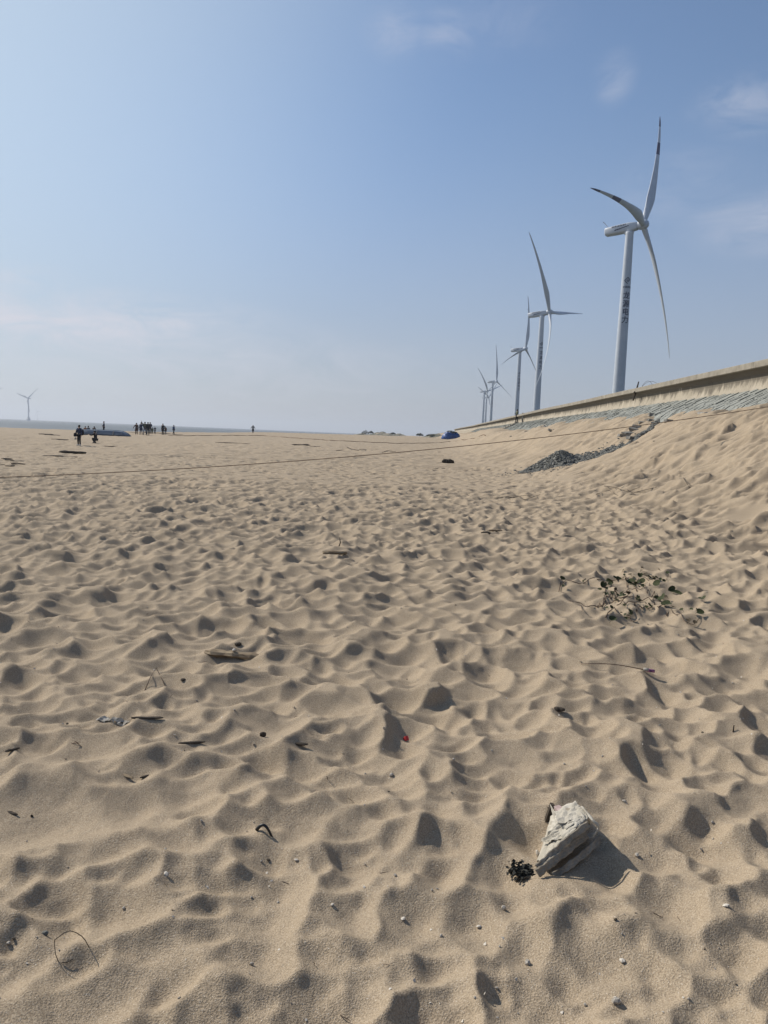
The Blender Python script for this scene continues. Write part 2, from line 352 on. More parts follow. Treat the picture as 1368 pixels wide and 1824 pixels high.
DWOOD = mat('dark_wood', (.05, .04, .03), .85, .2, simple((.022, .018, .015), (.09, .07, .05), 14, .5, .004, .3, .7))
SHELL = mat('shell_white', (.6, .55, .46), .6, .3, simple((.42, .37, .30), (.64, .60, .53), 60, .2, .002, .3, .7))
PEBB = mat('pebble_grey', (.35, .32, .28), .8, .3, simple((.22, .20, .17), (.50, .46, .40), 50, .3, .002, .3, .7))
ROPE = mat('rope_brown', (.14, .09, .06), .9, .1, simple((.09, .058, .038), (.20, .135, .09), 40, .5, .005))
CLOTH = mat('sack_cloth', (.52, .47, .38), .85, .15)
def cloth_nodes(t, b):
    c = ramp(t, noise(t, 7, 6, .65), [(.3, (.31, .28, .22)), (.55, (.49, .455, .385)), (.75, (.58, .55, .48))])
    c = mixrgb(t, ramp(t, noise(t, 26, 5, .7), [(.58, (0, 0, 0)), (.72, (.7, .7, .7))]), c, (.22, .19, .145))
    t.links.new(c, b.inputs['Base Color'])
    wv = N(t, 'ShaderNodeTexChecker'); wv.inputs['Scale'].default_value = 520
    tcn = N(t, 'ShaderNodeTexCoord'); t.links.new(tcn.outputs['Object'], wv.inputs['Vector'])
    n1 = bump(t, b, noise(t, 38, 6, .7), 1.0, .009); bump(t, b, wv.outputs['Fac'], .25, .0008, n1)
SACK = mat('dirty_sack', (.5, .46, .38), .85, .15, cloth_nodes)
SACKD = mat('dirty_sack_side', (.4, .36, .29), .88, .15, simple((.17, .145, .11), (.34, .30, .24), 16, .7, .004, .3, .7))
PINK = mat('faded_pink', (.55, .38, .37), .85, .15, simple((.34, .255, .24), (.46, .37, .34), 30, .5, .003))
WEED = mat('dry_weed_black', (.03, .03, .025), .8, .25, simple((.014, .014, .012), (.06, .06, .05), 60, .5, .003))
LEAF = mat('leaf_green', (.05, .075, .03), .75, .12, simple((.026, .034, .014), (.070, .076, .036), 18, .2, .002, .3, .7))
LEAFB = mat('leaf_brown', (.11, .075, .04), .7, .3, simple((.04, .03, .016), (.09, .065, .035), 20, .2, .002, .3, .7))
STEM = mat('stem_brown', (.09, .065, .045), .8, .2, simple((.06, .04, .03), (.14, .10, .07), 40, .3, .002))
RED = mat('red_plastic', (.5, .035, .03), .4, .5)
PURPLE = mat('purple_tube', (.23, .06, .16), .5, .4, simple((.12, .05, .12), (.45, .16, .27), 60, .1, .001, .4, .6))
BLACKP = mat('black_rubber', (.012, .012, .012), .45, .5)
PALEP = mat('pale_plastic', (.4, .37, .32), .8, .2, simple((.22, .19, .145), (.52, .49, .43), 45, .4, .003, .3, .7))
BLUE = mat('blue_tarp', (.015, .07, .26), .45, .4, simple((.008, .038, .15), (.018, .075, .27), 3, .5, .03, .3, .7))
DKTARP = mat('black_tarp', (.02, .022, .028), .5, .4, simple((.012, .013, .017), (.035, .038, .045), 3, .5, .03))
HULL = mat('boat_hull', (.13, .16, .20), .45, .5, simple((.085, .105, .135), (.20, .235, .28), 1.3, .2, .01, .3, .7, stretch=(.6, 3, 3)))
def sea_nodes(t, b):
    n1 = noise(t, .05, 6, .65, stretch=(.5, 1.3, 1)); n2 = noise(t, .6, 5, .6, stretch=(.6, 1.4, 1))
    c = ramp(t, n1, [(.3, (.055, .070, .080)), (.7, (.10, .112, .116))])
    t.links.new(c, b.inputs['Base Color']); k = bump(t, b, n2, .6, .25); bump(t, b, n1, .4, 1.2, k)
SEA = mat('sea_water', (.10, .12, .14), .5, .35, sea_nodes)

# ------------------------------------------------------------------ mesh helpers
def tag(o, label=None, cat=None, group=None, kind=None):
    if label: o['label'] = label
    if cat: o['category'] = cat
    if group: o['group'] = group
    if kind: o['kind'] = kind
    return o
def link(name, me, m=None, parent=None, smooth=False):
    o = bpy.data.objects.new(name, me); COL.objects.link(o)
    if m is not None:
        for k in (m if isinstance(m, (list, tuple)) else [m]): me.materials.append(k)
    if parent is not None: o.parent = parent
    if smooth: me.polygons.foreach_set('use_smooth', [True]*len(me.polygons))
    return o
def empty(name, loc=(0, 0, 0), rz=0.0):
    o = bpy.data.objects.new(name, None); COL.objects.link(o); o.location = loc; o.rotation_euler = (0, 0, rz); o.empty_display_size = .1
    return o
class MB:
    """collects vertices and faces of one mesh"""
    def __init__(s): s.v = []; s.f = []; s.m = []
    def add(s, vs, fs, mi=0):
        k = len(s.v); s.v += [tuple(v) for v in vs]; s.f += [tuple(i+k for i in f) for f in fs]; s.m += [mi]*len(fs); return s
    def rings(s, rings, cap=True, mi=0, closed=True):
        n = len(rings[0]); vs = [p for r in rings for p in r]; fs = []
        for i in range(len(rings)-1):
            for j in range(n if closed else n-1):
                a = i*n+j; b = i*n+(j+1) % n; fs.append((a, b, b+n, a+n))
        if cap and closed: fs.append(tuple(range(n))[::-1]); fs.append(tuple((len(rings)-1)*n+j for j in range(n)))
        return s.add(vs, fs, mi)
    def tube(s, pts, r, n=6, mi=0, flat=1.0):
        pts = [Vector(p) for p in pts]; rr = r if isinstance(r, (list, tuple)) else [r]*len(pts); rings = []; prev = None
        for i, p in enumerate(pts):
            d = (pts[min(i+1, len(pts)-1)]-pts[max(i-1, 0)])
            d = d.normalized() if d.length > 1e-9 else Vector((0, 0, 1))
            if prev is None:
                ref = Vector((0, 0, 1)) if abs(d.z) < .9 else Vector((1, 0, 0)); a = d.cross(ref).normalized()
            else:
                a = prev-d*prev.dot(d); a = a.normalized() if a.length > 1e-6 else d.orthogonal().normalized()
            prev = a; b = a.cross(d)
            rings.append([p+(a*math.cos(k*2*math.pi/n)+b*flat*math.sin(k*2*math.pi/n))*rr[i] for k in range(n)])
        return s.rings(rings, True, mi)
    def box(s, c, half, rot=None, mi=0, jit=0.0):
        vs = []
        for dz in (-1, 1):
            for dx, dy in ((-1, -1), (1, -1), (1, 1), (-1, 1)):
                p = Vector((dx*half[0]*(1+random.uniform(-jit, jit)), dy*half[1]*(1+random.uniform(-jit, jit)), dz*half[2]*(1+random.uniform(-jit, jit))))
                if rot is not None: p = rot @ p
                vs.append(Vector(c)+p)
        return s.add(vs, [(3, 2, 1, 0), (4, 5, 6, 7), (0, 1, 5, 4), (1, 2, 6, 5), (2, 3, 7, 6), (3, 0, 4, 7)], mi)
    def rock(s, c, r, mi=0, squash=.7, seed=None):
        rd = random.Random(seed if seed is not None else random.random()); n = 6; rings = []
        rot = Matrix.Rotation(rd.uniform(0, 6), 3, 'Z') @ Matrix.Rotation(rd.uniform(-.5, .5), 3, 'X')
        sx, sy = rd.uniform(.7, 1.25), rd.uniform(.7, 1.25)
        for (zz_, q) in ((-.9, .45), (-.35, .95), (.3, .95), (.85, .5)):
            rings.append([Vector(c)+rot @ Vector((sx*q*r*rd.uniform(.8, 1.15)*math.cos(k*1.0472), sy*q*r*rd.uniform(.8, 1.15)*math.sin(k*1.0472), zz_*r*squash*rd.uniform(.85, 1.1))) for k in range(n)])
        return s.rings(rings, True, mi)
    def mesh(s, name):
        me = bpy.data.meshes.new(name); me.from_pydata(s.v, [], s.f)
        if any(s.m): me.polygons.foreach_set('material_index', s.m)
        me.validate(); me.update(); return me
    def build(s, name, m, parent=None, smooth=False): return link(name, s.mesh(name), m, parent, smooth)
def local(o, pts):
    """world points into the space of an empty placed at its base"""
    return [Vector(p)-Vector(o.location) for p in pts]

# ------------------------------------------------------------------ ground, sea, far dunes
nr, nc = GX.shape
me = bpy.data.meshes.new('sand_ground')
me.vertices.add(nr*nc); co = np.empty((nr*nc, 3), np.float32)
co[:, 0] = GX.ravel(); co[:, 1] = GY.ravel(); co[:, 2] = GZ.ravel(); me.vertices.foreach_set('co', co.ravel())
ii = (np.arange(nr-1)[:, None]*nc+np.arange(nc-1)[None, :]).ravel()
quads = np.stack([ii, ii+1, ii+nc+1, ii+nc], 1).astype(np.int32)
me.loops.add(quads.size); me.loops.foreach_set('vertex_index', quads.ravel())
me.polygons.add(len(quads)); me.polygons.foreach_set('loop_start', np.arange(0, quads.size, 4, dtype=np.int32)); me.polygons.foreach_set('loop_total', np.full(len(quads), 4, np.int32))
me.polygons.foreach_set('use_smooth', np.ones(len(quads), bool)); me.update(calc_edges=True)
ground = link('sand_ground', me, SAND); tag(ground, 'pale beige beach sand trodden into countless footprints', 'beach', kind='structure')
INLAND = mat('inland_scrub', (.05, .055, .03), .95, .1, simple((.035, .045, .02), (.085, .08, .05), .15, .5, .2, .3, .7))
mb = MB(); edge = [XY(float(wall_u(v))+2.2, v) for v in (-400, 0, 60, 120, 180, 240, 330, 900, 3000)]
mb.add([(x, y, 4.5) for x, y in edge]+[(x+3000, y, 4.5) for x, y in edge], [(k+9, k+10, k+1, k) for k in range(8)])
tag(mb.build('inland_ground', INLAND), 'dark scrubby land behind the sea wall', 'land', kind='structure')
SEAZ = -2.5
mb = MB(); mb.add([(-14000, 40, SEAZ), (14000, 40, SEAZ), (14000, 14500, SEAZ), (-14000, 14500, SEAZ)], [(0, 1, 2, 3)])
tag(mb.build('sea', SEA), 'grey blue sea beyond the beach crest', 'sea', kind='structure')

# ------------------------------------------------------------------ sea wall
def path_pt(u_off, v, z):
    x, y = XY(float(wall_u(v))+u_off, v); return Vector((x, y, z))
VS = list(np.arange(-14, 60, 1.5))+list(np.arange(60, 330, 4.0))
prof = [(.25, 2.2), (.22, 3.85), (.30, 4.1), (.36, 4.35), (.34, 4.55), (.22, 4.69), (.10, 4.735), (1.0, 4.735), (1.0, 2.2)]
capp = [(.03, 4.738), (0.0, 4.76), (0.0, 4.98), (.04, 5.01), (.92, 5.0), (.92, 4.738)]
sw = empty('sea_wall', path_pt(0, 0, 3.3)); tag(sw, 'long stained concrete sea wall with an overhanging cap along the dune top', 'sea wall')
mb = MB(); mb.rings([local(sw, [path_pt(a, v, z) for (a, z) in prof]) for v in VS])
o = mb.build('wall_face', SEAWALL, sw)
mb = MB()
k = 0
while k < len(VS)-1:                                   # cap cast in lengths with open joints
    k2 = min(k+6, len(VS)-1)
    dz = random.uniform(-.008, .008)
    seg = [v for v in VS[k:k2+1]]; seg[-1] = seg[-1]-.02
    mb.rings([local(sw, [path_pt(a, v, z+dz) for (a, z) in capp]) for v in seg]); k = k2
mb.build('wall_cap', CAPM, sw)

# ------------------------------------------------------------------ stone revetment below the wall
rv = empty('stone_revetment', path_pt(0, 30, 3.3)); tag(rv, 'grey green stone paving in oblique courses at the foot of the sea wall', 'revetment')
mb = MB()
def rev_z(off): return 3.87-.50*(.24-off)-.45*max(0, -1.5-off)
v = 16.0
while v < 190:
    dv = random.uniform(.20, .30); off = .22-random.uniform(0, .1)
    while off > -3.4:
        ln = random.uniform(.35, .62); o2 = off-ln; th = .06+random.uniform(0, .05); g = .018; sk = .22
        pts = []
        for (oo, vv) in ((off-g, v+g), (off-g, v+dv-g), (o2+g, v+dv-g+sk*0), (o2+g, v+g)):
            pts.append(path_pt(oo, vv+(oo-.2)*sk, rev_z(oo)+th+random.uniform(-.012, .012)))
        low = [p-Vector((0, 0, .2)) for p in pts]
        mb.add(local(rv, low+pts), [(7, 6, 5, 4), (0, 1, 5, 4)[::-1], (1, 2, 6, 5)[::-1], (2, 3, 7, 6)[::-1], (3, 0, 4, 7)[::-1]])
        off = o2
    v += dv
mb.build('paving', STONE, rv)
mb = MB()                                              # mortar bed under the stones
mb.rings([local(rv, [path_pt(.3, v, rev_z(.3)+.02), path_pt(-3.4, v, rev_z(-3.4)+.02), path_pt(-3.4, v, 0.6), path_pt(.3, v, 1.2)]) for v in np.arange(15, 192, 3.0)])
mb.build('bedding', GRAVEL, rv)

# stairs down the revetment where the person stands
st_v = 106.0
stt = empty('stairs', path_pt(-.2, st_v, 3.4)); tag(stt, 'short flight of concrete steps descending from the sea wall to the sand', 'stairs')
mb = MB()
for k in range(11):
    o0 = .1-k*.33; zt = 3.98-k*.185
    for (a, b_) in ((0, 1),):
        ps = [path_pt(o0, st_v, zt), path_pt(o0, st_v+1.5, zt), path_pt(o0-.335, st_v+1.5, zt), path_pt(o0-.335, st_v, zt)]
        lo = [p-Vector((0, 0, .75)) for p in ps]
        mb.add(local(stt, lo+ps), [(4, 5, 6, 7), (0, 1, 5, 4)[::-1], (1, 2, 6, 5)[::-1], (2, 3, 7, 6)[::-1], (3, 0, 4, 7)[::-1]])
mb.build('treads', CAPM, stt)
mb = MB()
mb.rings([local(stt, [path_pt(.15, q, 4.08), path_pt(-3.4, q, 2.1), path_pt(-3.4, q, 1.2), path_pt(.15, q, 3.2)]) for q in (st_v-.24, st_v-.02)])
mb.build('side_kerb', DARKC, stt)
mb = MB(); p0 = path_pt(.12, st_v-5.2, 3.9)
post = empty('gate_post', p0); tag(post, 'short dark post standing against the wall right of the stairs', 'post')
mb.box(local(post, [path_pt(.12, st_v-5.2, 4.35)])[0], (.09, .09, .65), jit=.1); mb.box(local(post, [path_pt(.12, st_v-5.2, 5.03)])[0], (.12, .12, .05))
mb.build('shaft', DARKC, post)
for (q, lb) in ((114.0, 'dark concrete ledge below the wall just left of the stairs'), (132.0, 'dark concrete ledge halfway between stairs and blue tarp'), (147.0, 'dark concrete ledge below the wall nearest the blue tarp')):
    p0 = path_pt(-.6, q, 3.05); lo_ = empty('concrete_ledge', p0); tag(lo_, lb, 'ledge', 'concrete ledges below the wall')
    mb = MB(); mb.rings([local(lo_, [path_pt(a, q+d, z) for (a, z) in ((.2, 3.55), (-.9, 3.45), (-.95, 3.25), (-.75, 2.9), (.2, 2.8))]) for d in (-2.2, -1, 0, 1.2, 2.4)])
    mb.build('slab', DARKC, lo_)

# the crooked stake on the wall and its wire
pb = path_pt(-.06, 47.6, 4.35); sk = empty('wooden_stake', pb); tag(sk, 'dark crooked stake leaning up against the sea wall cap', 'stake')
mb = MB(); tp = pb+Vector((.28, .1, 1.05)); mb.tube(local(sk, [pb+Vector((-.02, -.02, -.1)), pb+Vector((.09, 0, .3)), pb+Vector((.16, .03, .55)), tp]), [.045, .06, .055, .035], 7)
mb.tube(local(sk, [pb+Vector((.0, -.04, .36)), pb+Vector((.14, -.05, .45)), pb+Vector((.26, -.03, .40))]), [.07, .09, .05], 6)
mb.build('pole', DWOOD, sk)
wr = empty('wire_tangle', pb+Vector((.3, -.2, .66))); tag(wr, 'thin bent wires curling over the wall cap beside the dark stake', 'wire')
mb = MB()
for k, (L_, h_) in enumerate(((.9, .38), (1.5, .25), (.6, .45))):
    mb.tube([Vector((.05+L_*t, -.9*t*L_, h_*math.sin(math.pi*t)**.8-.02*k)) for t in np.linspace(0, 1, 12)], .008, 5)
mb.build('strands', DWOOD, wr)

# ------------------------------------------------------------------ gully: gravel pile, rubble, broken slabs
def gp_xy(u, v): x, y = XY(u, v); return x, y
def stones(name, pts, rr, m, parent=None, smooth=False):
    mb = MB()
    for k, p in enumerate(pts): mb.rock(p, rr[k], seed=k*7+3)
    return mb.build(name, m, parent, smooth)
pu, pv = UV(*[_q for _q in (lambda p: (p.x, p.y))(ground_hit(992, 829))])
rd = random.Random(5); pts = []; rr = []
def mound(du, dv):
    a = (du*.80+dv*-.6); b = (du*.6+dv*.80)
    return max(0, 1-math.sqrt((a/1.5)**2+(b/.95)**2)*(1+.18*math.sin(3*math.atan2(b, a)+1)))**1.1*.74
mb = MB(); ring = []
n = 26
for i in range(n+1):
    for j in range(n+1):
        du = -2+4*i/n; dv = -2+4*j/n; x, y = gp_xy(pu+du, pv+dv); mb.v.append((x, y, ZZ(x, y)-.06+mound(du, dv)))
for i in range(n):
    for j in range(n):
        a = i*(n+1)+j; mb.f.append((a, a+1, a+n+2, a+n+1)[::-1]); mb.m.append(0)
for k in range(2400):
    r_ = math.sqrt(rd.random())*1.75; th = rd.uniform(0, 6.28); du = r_*math.cos(th); dv = r_*math.sin(th)
    h = mound(du, dv)
    if h <= .0 and rd.random() < .72: continue
    x, y = gp_xy(pu+du, pv+dv); s_ = rd.uniform(.028, .065); mb.rock((x, y, ZZ(x, y)+max(h-.06, 0)+s_*.3), s_, seed=k)
o = mb.build('gravel_pile', GRAVEL); tag(o, 'heap of dark grey gravel at the foot of the washed out gully', 'gravel', kind='stuff')
mb = MB()
for k in range(3600):
    t = rd.random()**.9*.99; i = min(int(t*(len(GULLY)-1)), len(GULLY)-2); f_ = t*(len(GULLY)-1)-i
    c = GULLY[i]*(1-f_)+GULLY[i+1]*f_; w_ = rd.gauss(0, .50)
    w_ *= 1.45-.7*t; u_, v_ = c[0]+w_*.6-.05, c[1]+w_*1.0+.22; x, y = gp_xy(u_, v_); s_ = rd.uniform(.03, .10)*(1.25-.5*t)
    mb.rock((x, y, ZZ(x, y)+s_*.35), s_, seed=k+9000)
for k in range(420):                                   # loose spill at the toe, pale
    du = rd.gauss(0, 1.3); dv = rd.gauss(0, 1.5); x, y = gp_xy(pu-.1+du, pv-.7+dv); s_ = rd.uniform(.012, .055)
    mb.rock((x, y, ZZ(x, y)+s_*.2), s_, seed=k+19000)
o = mb.build('gully_rubble', GRAVEL); tag(o, 'grey stone rubble lining the gully cut into the sand slope', 'rubble', kind='stuff')
SLABS = [(615, 436), (585, 465), (532, 495), (500, 520), (440, 560), (415, 592), (345, 618), (300, 648), (272, 668), (225, 708), (203, 730), (258, 742), (602, 535), (560, 590), (640, 520)]
for k, (a, b_) in enumerate(SLABS):
    p = on(1068+a/4.56, 620+b_/4.56); o = empty('concrete_slab', p); r_ = Matrix.Rotation(rd.uniform(-.5, .5), 3, 'Z') @ Matrix.Rotation(rd.uniform(-.35, .35), 3, 'X') @ Matrix.Rotation(rd.uniform(-.3, .3), 3, 'Y')
    tag(o, 'broken dark concrete lump tumbled along the left bank of the gully' if k < 12 else 'broken dark concrete lump in the upper right bank of the gully', 'concrete lump', 'broken lumps along the gully')
    mb = MB(); w_ = rd.uniform(.13, .26); mb.box((0, 0, .05), (w_, w_*.6, .07), r_, jit=.28); mb.build('lump', DARKC, o)
CLODS = [(640, 322), (690, 300), (760, 296), (805, 272), (905, 262), (955, 247), (800, 322), (735, 305), (625, 335), (505, 382)]
for k, (a, b_) in enumerate(CLODS):
    p = on(780+a/3.909, 680+b_/3.909); o = empty('dark_rock', p)
    tag(o, 'dark brown stone lying at the ragged lower edge of the paving' if k < 9 else 'single dark stone on the open sand below the stairs', 'rock', 'dark stones at the paving edge')
    mb = MB()
    for j in range(4): mb.rock((rd.uniform(-.25, .25), rd.uniform(-.15, .15), .03), rd.uniform(.09, .2), squash=.6, seed=k*9+j)
    mb.build('stones', DARKC, o)
for (px, py, w_, lb) in ((1255, 738, .26, 'crumpled white plastic sheet caught on the slope under the rope'), (1052, 755, .22, 'flat white scrap lying on the sand slope above the gravel heap')):
    p = on(px, py); o = empty('plastic_sheet', p); tag(o, lb, 'plastic scrap'); mb = MB(); n = 10
    for i in range(n+1):
        for j in range(n+1):
            dx = (i/n-.5)*2*w_; dy = (j/n-.5)*w_*1.1; x, y = p.x+dx, p.y+dy
            mb.v.append((dx, dy, ZZ(x, y)-p.z+.03+.06*abs(float(pn(dx*7, dy*7, 40)))))
    for i in range(n):
        for j in range(n):
            if rd.random() < .12 and (i in (0, n-1) or j in (0, n-1)): continue
            a = i*(n+1)+j; mb.f.append((a, a+n+1, a+n+2, a+1)); mb.m.append(0)
    q = mb.build('sheet', PALEP, o); sm = q.modifiers.new('solid', 'SOLIDIFY'); sm.thickness = .006

# ------------------------------------------------------------------ wind turbines
YAW, TILT = rad(124.6), rad(6)
AX = Vector((math.sin(YAW)*math.cos(TILT), math.cos(YAW)*math.cos(TILT), math.sin(TILT)))
HX = AX.cross(Vector((0, 0, 1))).normalized(); UX = HX.cross(AX)
def blade(hub, axis, up, hor, phi, R, sm, qm, qt, bands=True, n=26, pitch=45, fat=1.0):
    # flexed centre line: quadratic through the root, a middle point and the tip
    b2 = (qt-qm/sm)/(1-sm); a2 = qt-b2
    radial = up*math.cos(phi)+hor*math.sin(phi); tang = up*-math.sin(phi)+hor*math.cos(phi)
    mb = MB(); rings = []; npt = 14; ss = [0, .012, .025, .045, .07, .10, .14, .18, .22, .27, .32, .38, .44, .50, .56, .615, .62, .68, .735, .74, .80, .86, .895, .90, .95, .98, .995, 1.0]
    for s_ in ss:
        c = hub+radial*(R*s_+.6)+axis*(R*(a2*s_+b2*s_*s_))
        ch = np.interp(s_, [0, .03, .12, .22, .5, .8, .95, 1.0], [1.9, 1.9, 2.6, 3.2, 1.75, .95, .58, .16])*fat
        tk = np.interp(s_, [0, .03, .12, .22, .5, .8, 1.0], [1.9, 1.9, 1.35, .85, .42, .20, .05])
        sh = np.interp(s_, [0, .03, .15, 1], [0, 0, .22, .22])
        p = rad(pitch+np.interp(s_, [0, .2, 1], [-8, -6, 0])); cd = tang*math.cos(p)+axis*math.sin(p)*-1; td = cd.cross(radial).normalized()
        rings.append([c+cd*(ch*(.5*math.cos(k*2*math.pi/npt)-sh*.6))+td*(tk*.5*math.sin(k*2*math.pi/npt)*(1-.45*sh/.22*(math.cos(k*2*math.pi/npt) > .2)*math.cos(k*2*math.pi/npt))) for k in range(npt)])
    for i in range(len(rings)-1):
        navy = bands and (.615 <= ss[i] < .735 or ss[i] >= .895)
        mb.rings(rings[i:i+2], cap=False, mi=1 if navy and .01 < ss[i+1]-ss[i] or (navy and ss[i] >= .895) else 0)
    k = len(mb.v); mb.add(rings[-1], [tuple(range(npt))], 1 if bands else 0)
    return mb
def glyphs(txt, size):
    cu = bpy.data.curves.new('txt', 'FONT'); cu.body = txt; cu.size = size; cu.align_x = 'CENTER'; cu.align_y = 'CENTER'; cu.offset = size*.022
    ob = bpy.data.objects.new('txt', cu); COL.objects.link(ob); dg = bpy.context.evaluated_depsgraph_get(); m = bpy.data.meshes.new_from_object(ob.evaluated_get(dg))
    bm = bmesh.new(); bm.from_mesh(m)
    for k in range(-9, 10):
        bmesh.ops.bisect_plane(bm, geom=bm.verts[:]+bm.edges[:]+bm.faces[:], plane_co=(k*size*.06, 0, 0), plane_no=(1, 0, 0))
    bm.verts.ensure_lookup_table(); bm.verts.index_update()
    vs = [v.co.copy() for v in bm.verts]; fs = [tuple(v.index for v in f.verts) for f in bm.faces]; bm.free()
    bpy.data.objects.remove(ob); bpy.data.curves.remove(cu); bpy.data.meshes.remove(m); return vs, fs
GLY = {}
def bar(a, b, w):
    a, b = Vector((*a, 0)), Vector((*b, 0)); d = (b-a).normalized()*w*.5; n_ = Vector((-d.y, d.x, 0))
    vs = []
    for i in range(9):
        p = (a-d).lerp(b+d, i/8); vs += [p+n_, p-n_]
    return vs, [(2*i, 2*i+1, 2*i+3, 2*i+2) for i in range(8)]
def turbine(label, hub, base_xy, R, blades, lettering=1, group='wind turbines in a row along the coast', base_z=4.3, mono=False, yaw=None, bands=False):
    hub = Vector(hub); b0 = Vector((base_xy[0], base_xy[1], base_z))
    t = empty('wind_turbine', b0); tag(t, label, 'wind turbine', group)
    ax, up, hor = AX, UX, HX
    if yaw is not None:
        ax = Vector((math.sin(yaw), math.cos(yaw), .09)).normalized(); hor = ax.cross(Vector((0, 0, 1))).normalized(); up = hor.cross(ax)
    top_z = hub.z-2.4-b0.z; r0, r1 = 2.2, 1.32
    def rad_at(h): return r0+(r1-r0)*(h/top_z)**1.15
    mb = MB(); n = 40
    hs = [0, .3, 8, 8.01, 22, 22.01, 37, 37.01, 52, 52.01, top_z-.3, top_z]
    mb.rings([[Vector((math.cos(k*2*math.pi/n)*(rad_at(h)+(.10 if i == 0 else 0)), math.sin(k*2*math.pi/n)*(rad_at(h)+(.10 if i == 0 else 0)), h)) for k in range(n)] for i, h in enumerate(hs) if h <= top_z])
    tw = mb.build('tower', WHITE, t, True)
    if mono:
        mb = MB(); mb.rings([[Vector((math.cos(k*.5236)*r_, math.sin(k*.5236)*r_, h)) for k in range(12)] for (r_, h) in ((6.2, -4), (6.2, 4.2), (5.2, 5.0), (3.2, 10.5), (2.0, 12))]); mb.build('pile_cap', WHITE, t)
    if lettering:
        face = math.atan2(-b0.x, -b0.y)-rad(19 if lettering == 1 else 34)   # towards the beach, turned to the right as seen from it
        nrm = Vector((math.sin(face), math.cos(face), 0)); right = Vector((-nrm.y, nrm.x, 0))
        mb = MB()
        def wrap(vs, fs, zc, dx=0):
            o_ = []
            for q in vs:
                h = zc-b0.z+q.y; r_ = rad_at(h)+.035; a = (q.x+dx)/r_; o_.append(nrm*(r_*math.cos(a))+right*(r_*math.sin(a))+Vector((0, 0, h)))
            mb.add(o_, fs)
        for ch, zc in zip('龙源电力', (52.1, 49.3, 46.6, 43.9)):
            if ch not in GLY: GLY[ch] = glyphs(ch, 2.5)
            wrap(*GLY[ch], zc)
        if 'small' not in GLY: GLY['small'] = glyphs('中国国电', .80)
        wrap(*GLY['small'], 55.0)
        for (a, b_, w_) in (((-1.05, 0), (0, 1.05), .30), ((-1.05, 0), (-.15, -.95), .30), ((0, 1.05), (.75, .35), .30), ((-.35, .0), (.15, .45), .22), ((-.35, 0), (.1, -.42), .22), ((.1, -.42), (.62, .05), .22), ((.05, .05), (.62, .05), .22)):
            wrap(*bar(a, b_, w_), 57.2)
        mb.build('lettering', LETTER, tw)
    # nacelle: rounded box running back from the hub
    mb = MB(); rings = []
    for (d, w_, h_, dz) in ((-1.6, 1.15, 1.2, 0), (-2.2, 1.5, 1.5, 0), (-4.5, 1.75, 1.8, .05), (-9, 1.75, 1.75, .05), (-12.6, 1.65, 1.55, .05), (-12.9, 1.45, 1.35, .05)):
        rings.append([hub-b0+ax*d+hor*(w_*math.copysign(abs(math.cos(a))**.45, math.cos(a)))+up*(dz+.84*h_*math.copysign(abs(math.sin(a))**.45, math.sin(a))) for a in [k*2*math.pi/24 for k in range(24)]])
    mb.rings(rings); nac = mb.build('nacelle', WHITE, t, True)
    c0 = hub-b0+ax*-4.7
    mb = MB(); mb.rings([[Vector((c0.x+math.cos(k*.3142)*r_, c0.y+math.sin(k*.3142)*r_, h)) for k in range(20)] for (r_, h) in ((r1+.02, top_z-.4), (r1+.35, top_z), (r1+.35, top_z+1.2))]); mb.build('yaw_ring', WHITE, t, True)
    q = hub-b0+ax*-12.0+up*1.6
    mb = MB(); mb.tube([q, q+up*1.7-ax*1.1, q+up*2.3-ax*1.7], [.12, .11, .16], 6)
    mb.build('wind_vane', WHITE, nac)
    if lettering:
        mb = MB(); sd = -1 if (hor.dot(b0) > 0) else 1
        for k in range(9):                              # small maker's marks on the nacelle side, unreadable at this distance
            p = hub-b0+ax*(-10.2+k*.55)+hor*(sd*1.79)+up*(.55+.03*(k % 3))
            mb.add([p, p+ax*.34, p+ax*.42+up*.62, p+ax*.08+up*.5], [(0, 1, 2, 3), (3, 2, 1, 0)])
        for k in range(8):
            p = hub-b0+ax*(-9.3+k*.62)+hor*(sd*1.79)+up*(-.55+.09*k); mb.add([p, p+ax*.60, p+ax*.66+up*(.55-.05*k), p+ax*.05+up*(.28)], [(0, 1, 2, 3), (3, 2, 1, 0)])
        mb.build('side_marks', LETTER, nac)
    mb = MB(); mb.rings([[hub-b0+ax*d+up*(r_*math.cos(k*.3142))+hor*(r_*math.sin(k*.3142)) for k in range(20)] for (d, r_) in ((-1.7, 1.3), (-1.2, 1.55), (.6, 1.55), (1.2, 1.35), (1.75, .85), (1.95, .25))]); mb.build('hub', WHITE, t, True)
    for kb, (ph, sm, qm, qt) in enumerate(blades):
        mb = blade(hub-b0, ax, up, hor, rad(ph), R, sm, qm, qt, bands and kb < 2, fat=1.9 if mono else 1.0, pitch=15 if mono else 45); mb.build('blade', [WHITE, NAVY], t, True)
    return t
turbine('largest and nearest white wind turbine with vertical blue characters on its tower', (83.8, 270, 76), (79.7, 271), 49.5, [(-28, .5, .03, .009), (92, .62, .04, -.009), (212, .48, .03, .011)], bands=True)
turbine('second largest white wind turbine with one blade hanging down beside its tower', (90.3, 452, 75.3), (86.4, 453.5), 47.5, [(37, .48, .04, .034), (157, .32, .04, -.053), (277, .52, .05, .05)], 2)
turbine('third wind turbine along the wall rising directly behind the person on the stairs', (112.6, 655, 77.8), (108.4, 657), 44.5, [(-7, .46, .05, .03), (113, .3, -.06, -.07), (233, .42, -.01, -.06)], 2)
turbine('small far turbine with one blade upright and one pointing down to the right', (142.8, 1040, 78.3), (138, 1042), 48, [(0, .52, .03, .02), (120, .44, 0, -.049), (240, .48, .07, .12)], 2, bands=False)
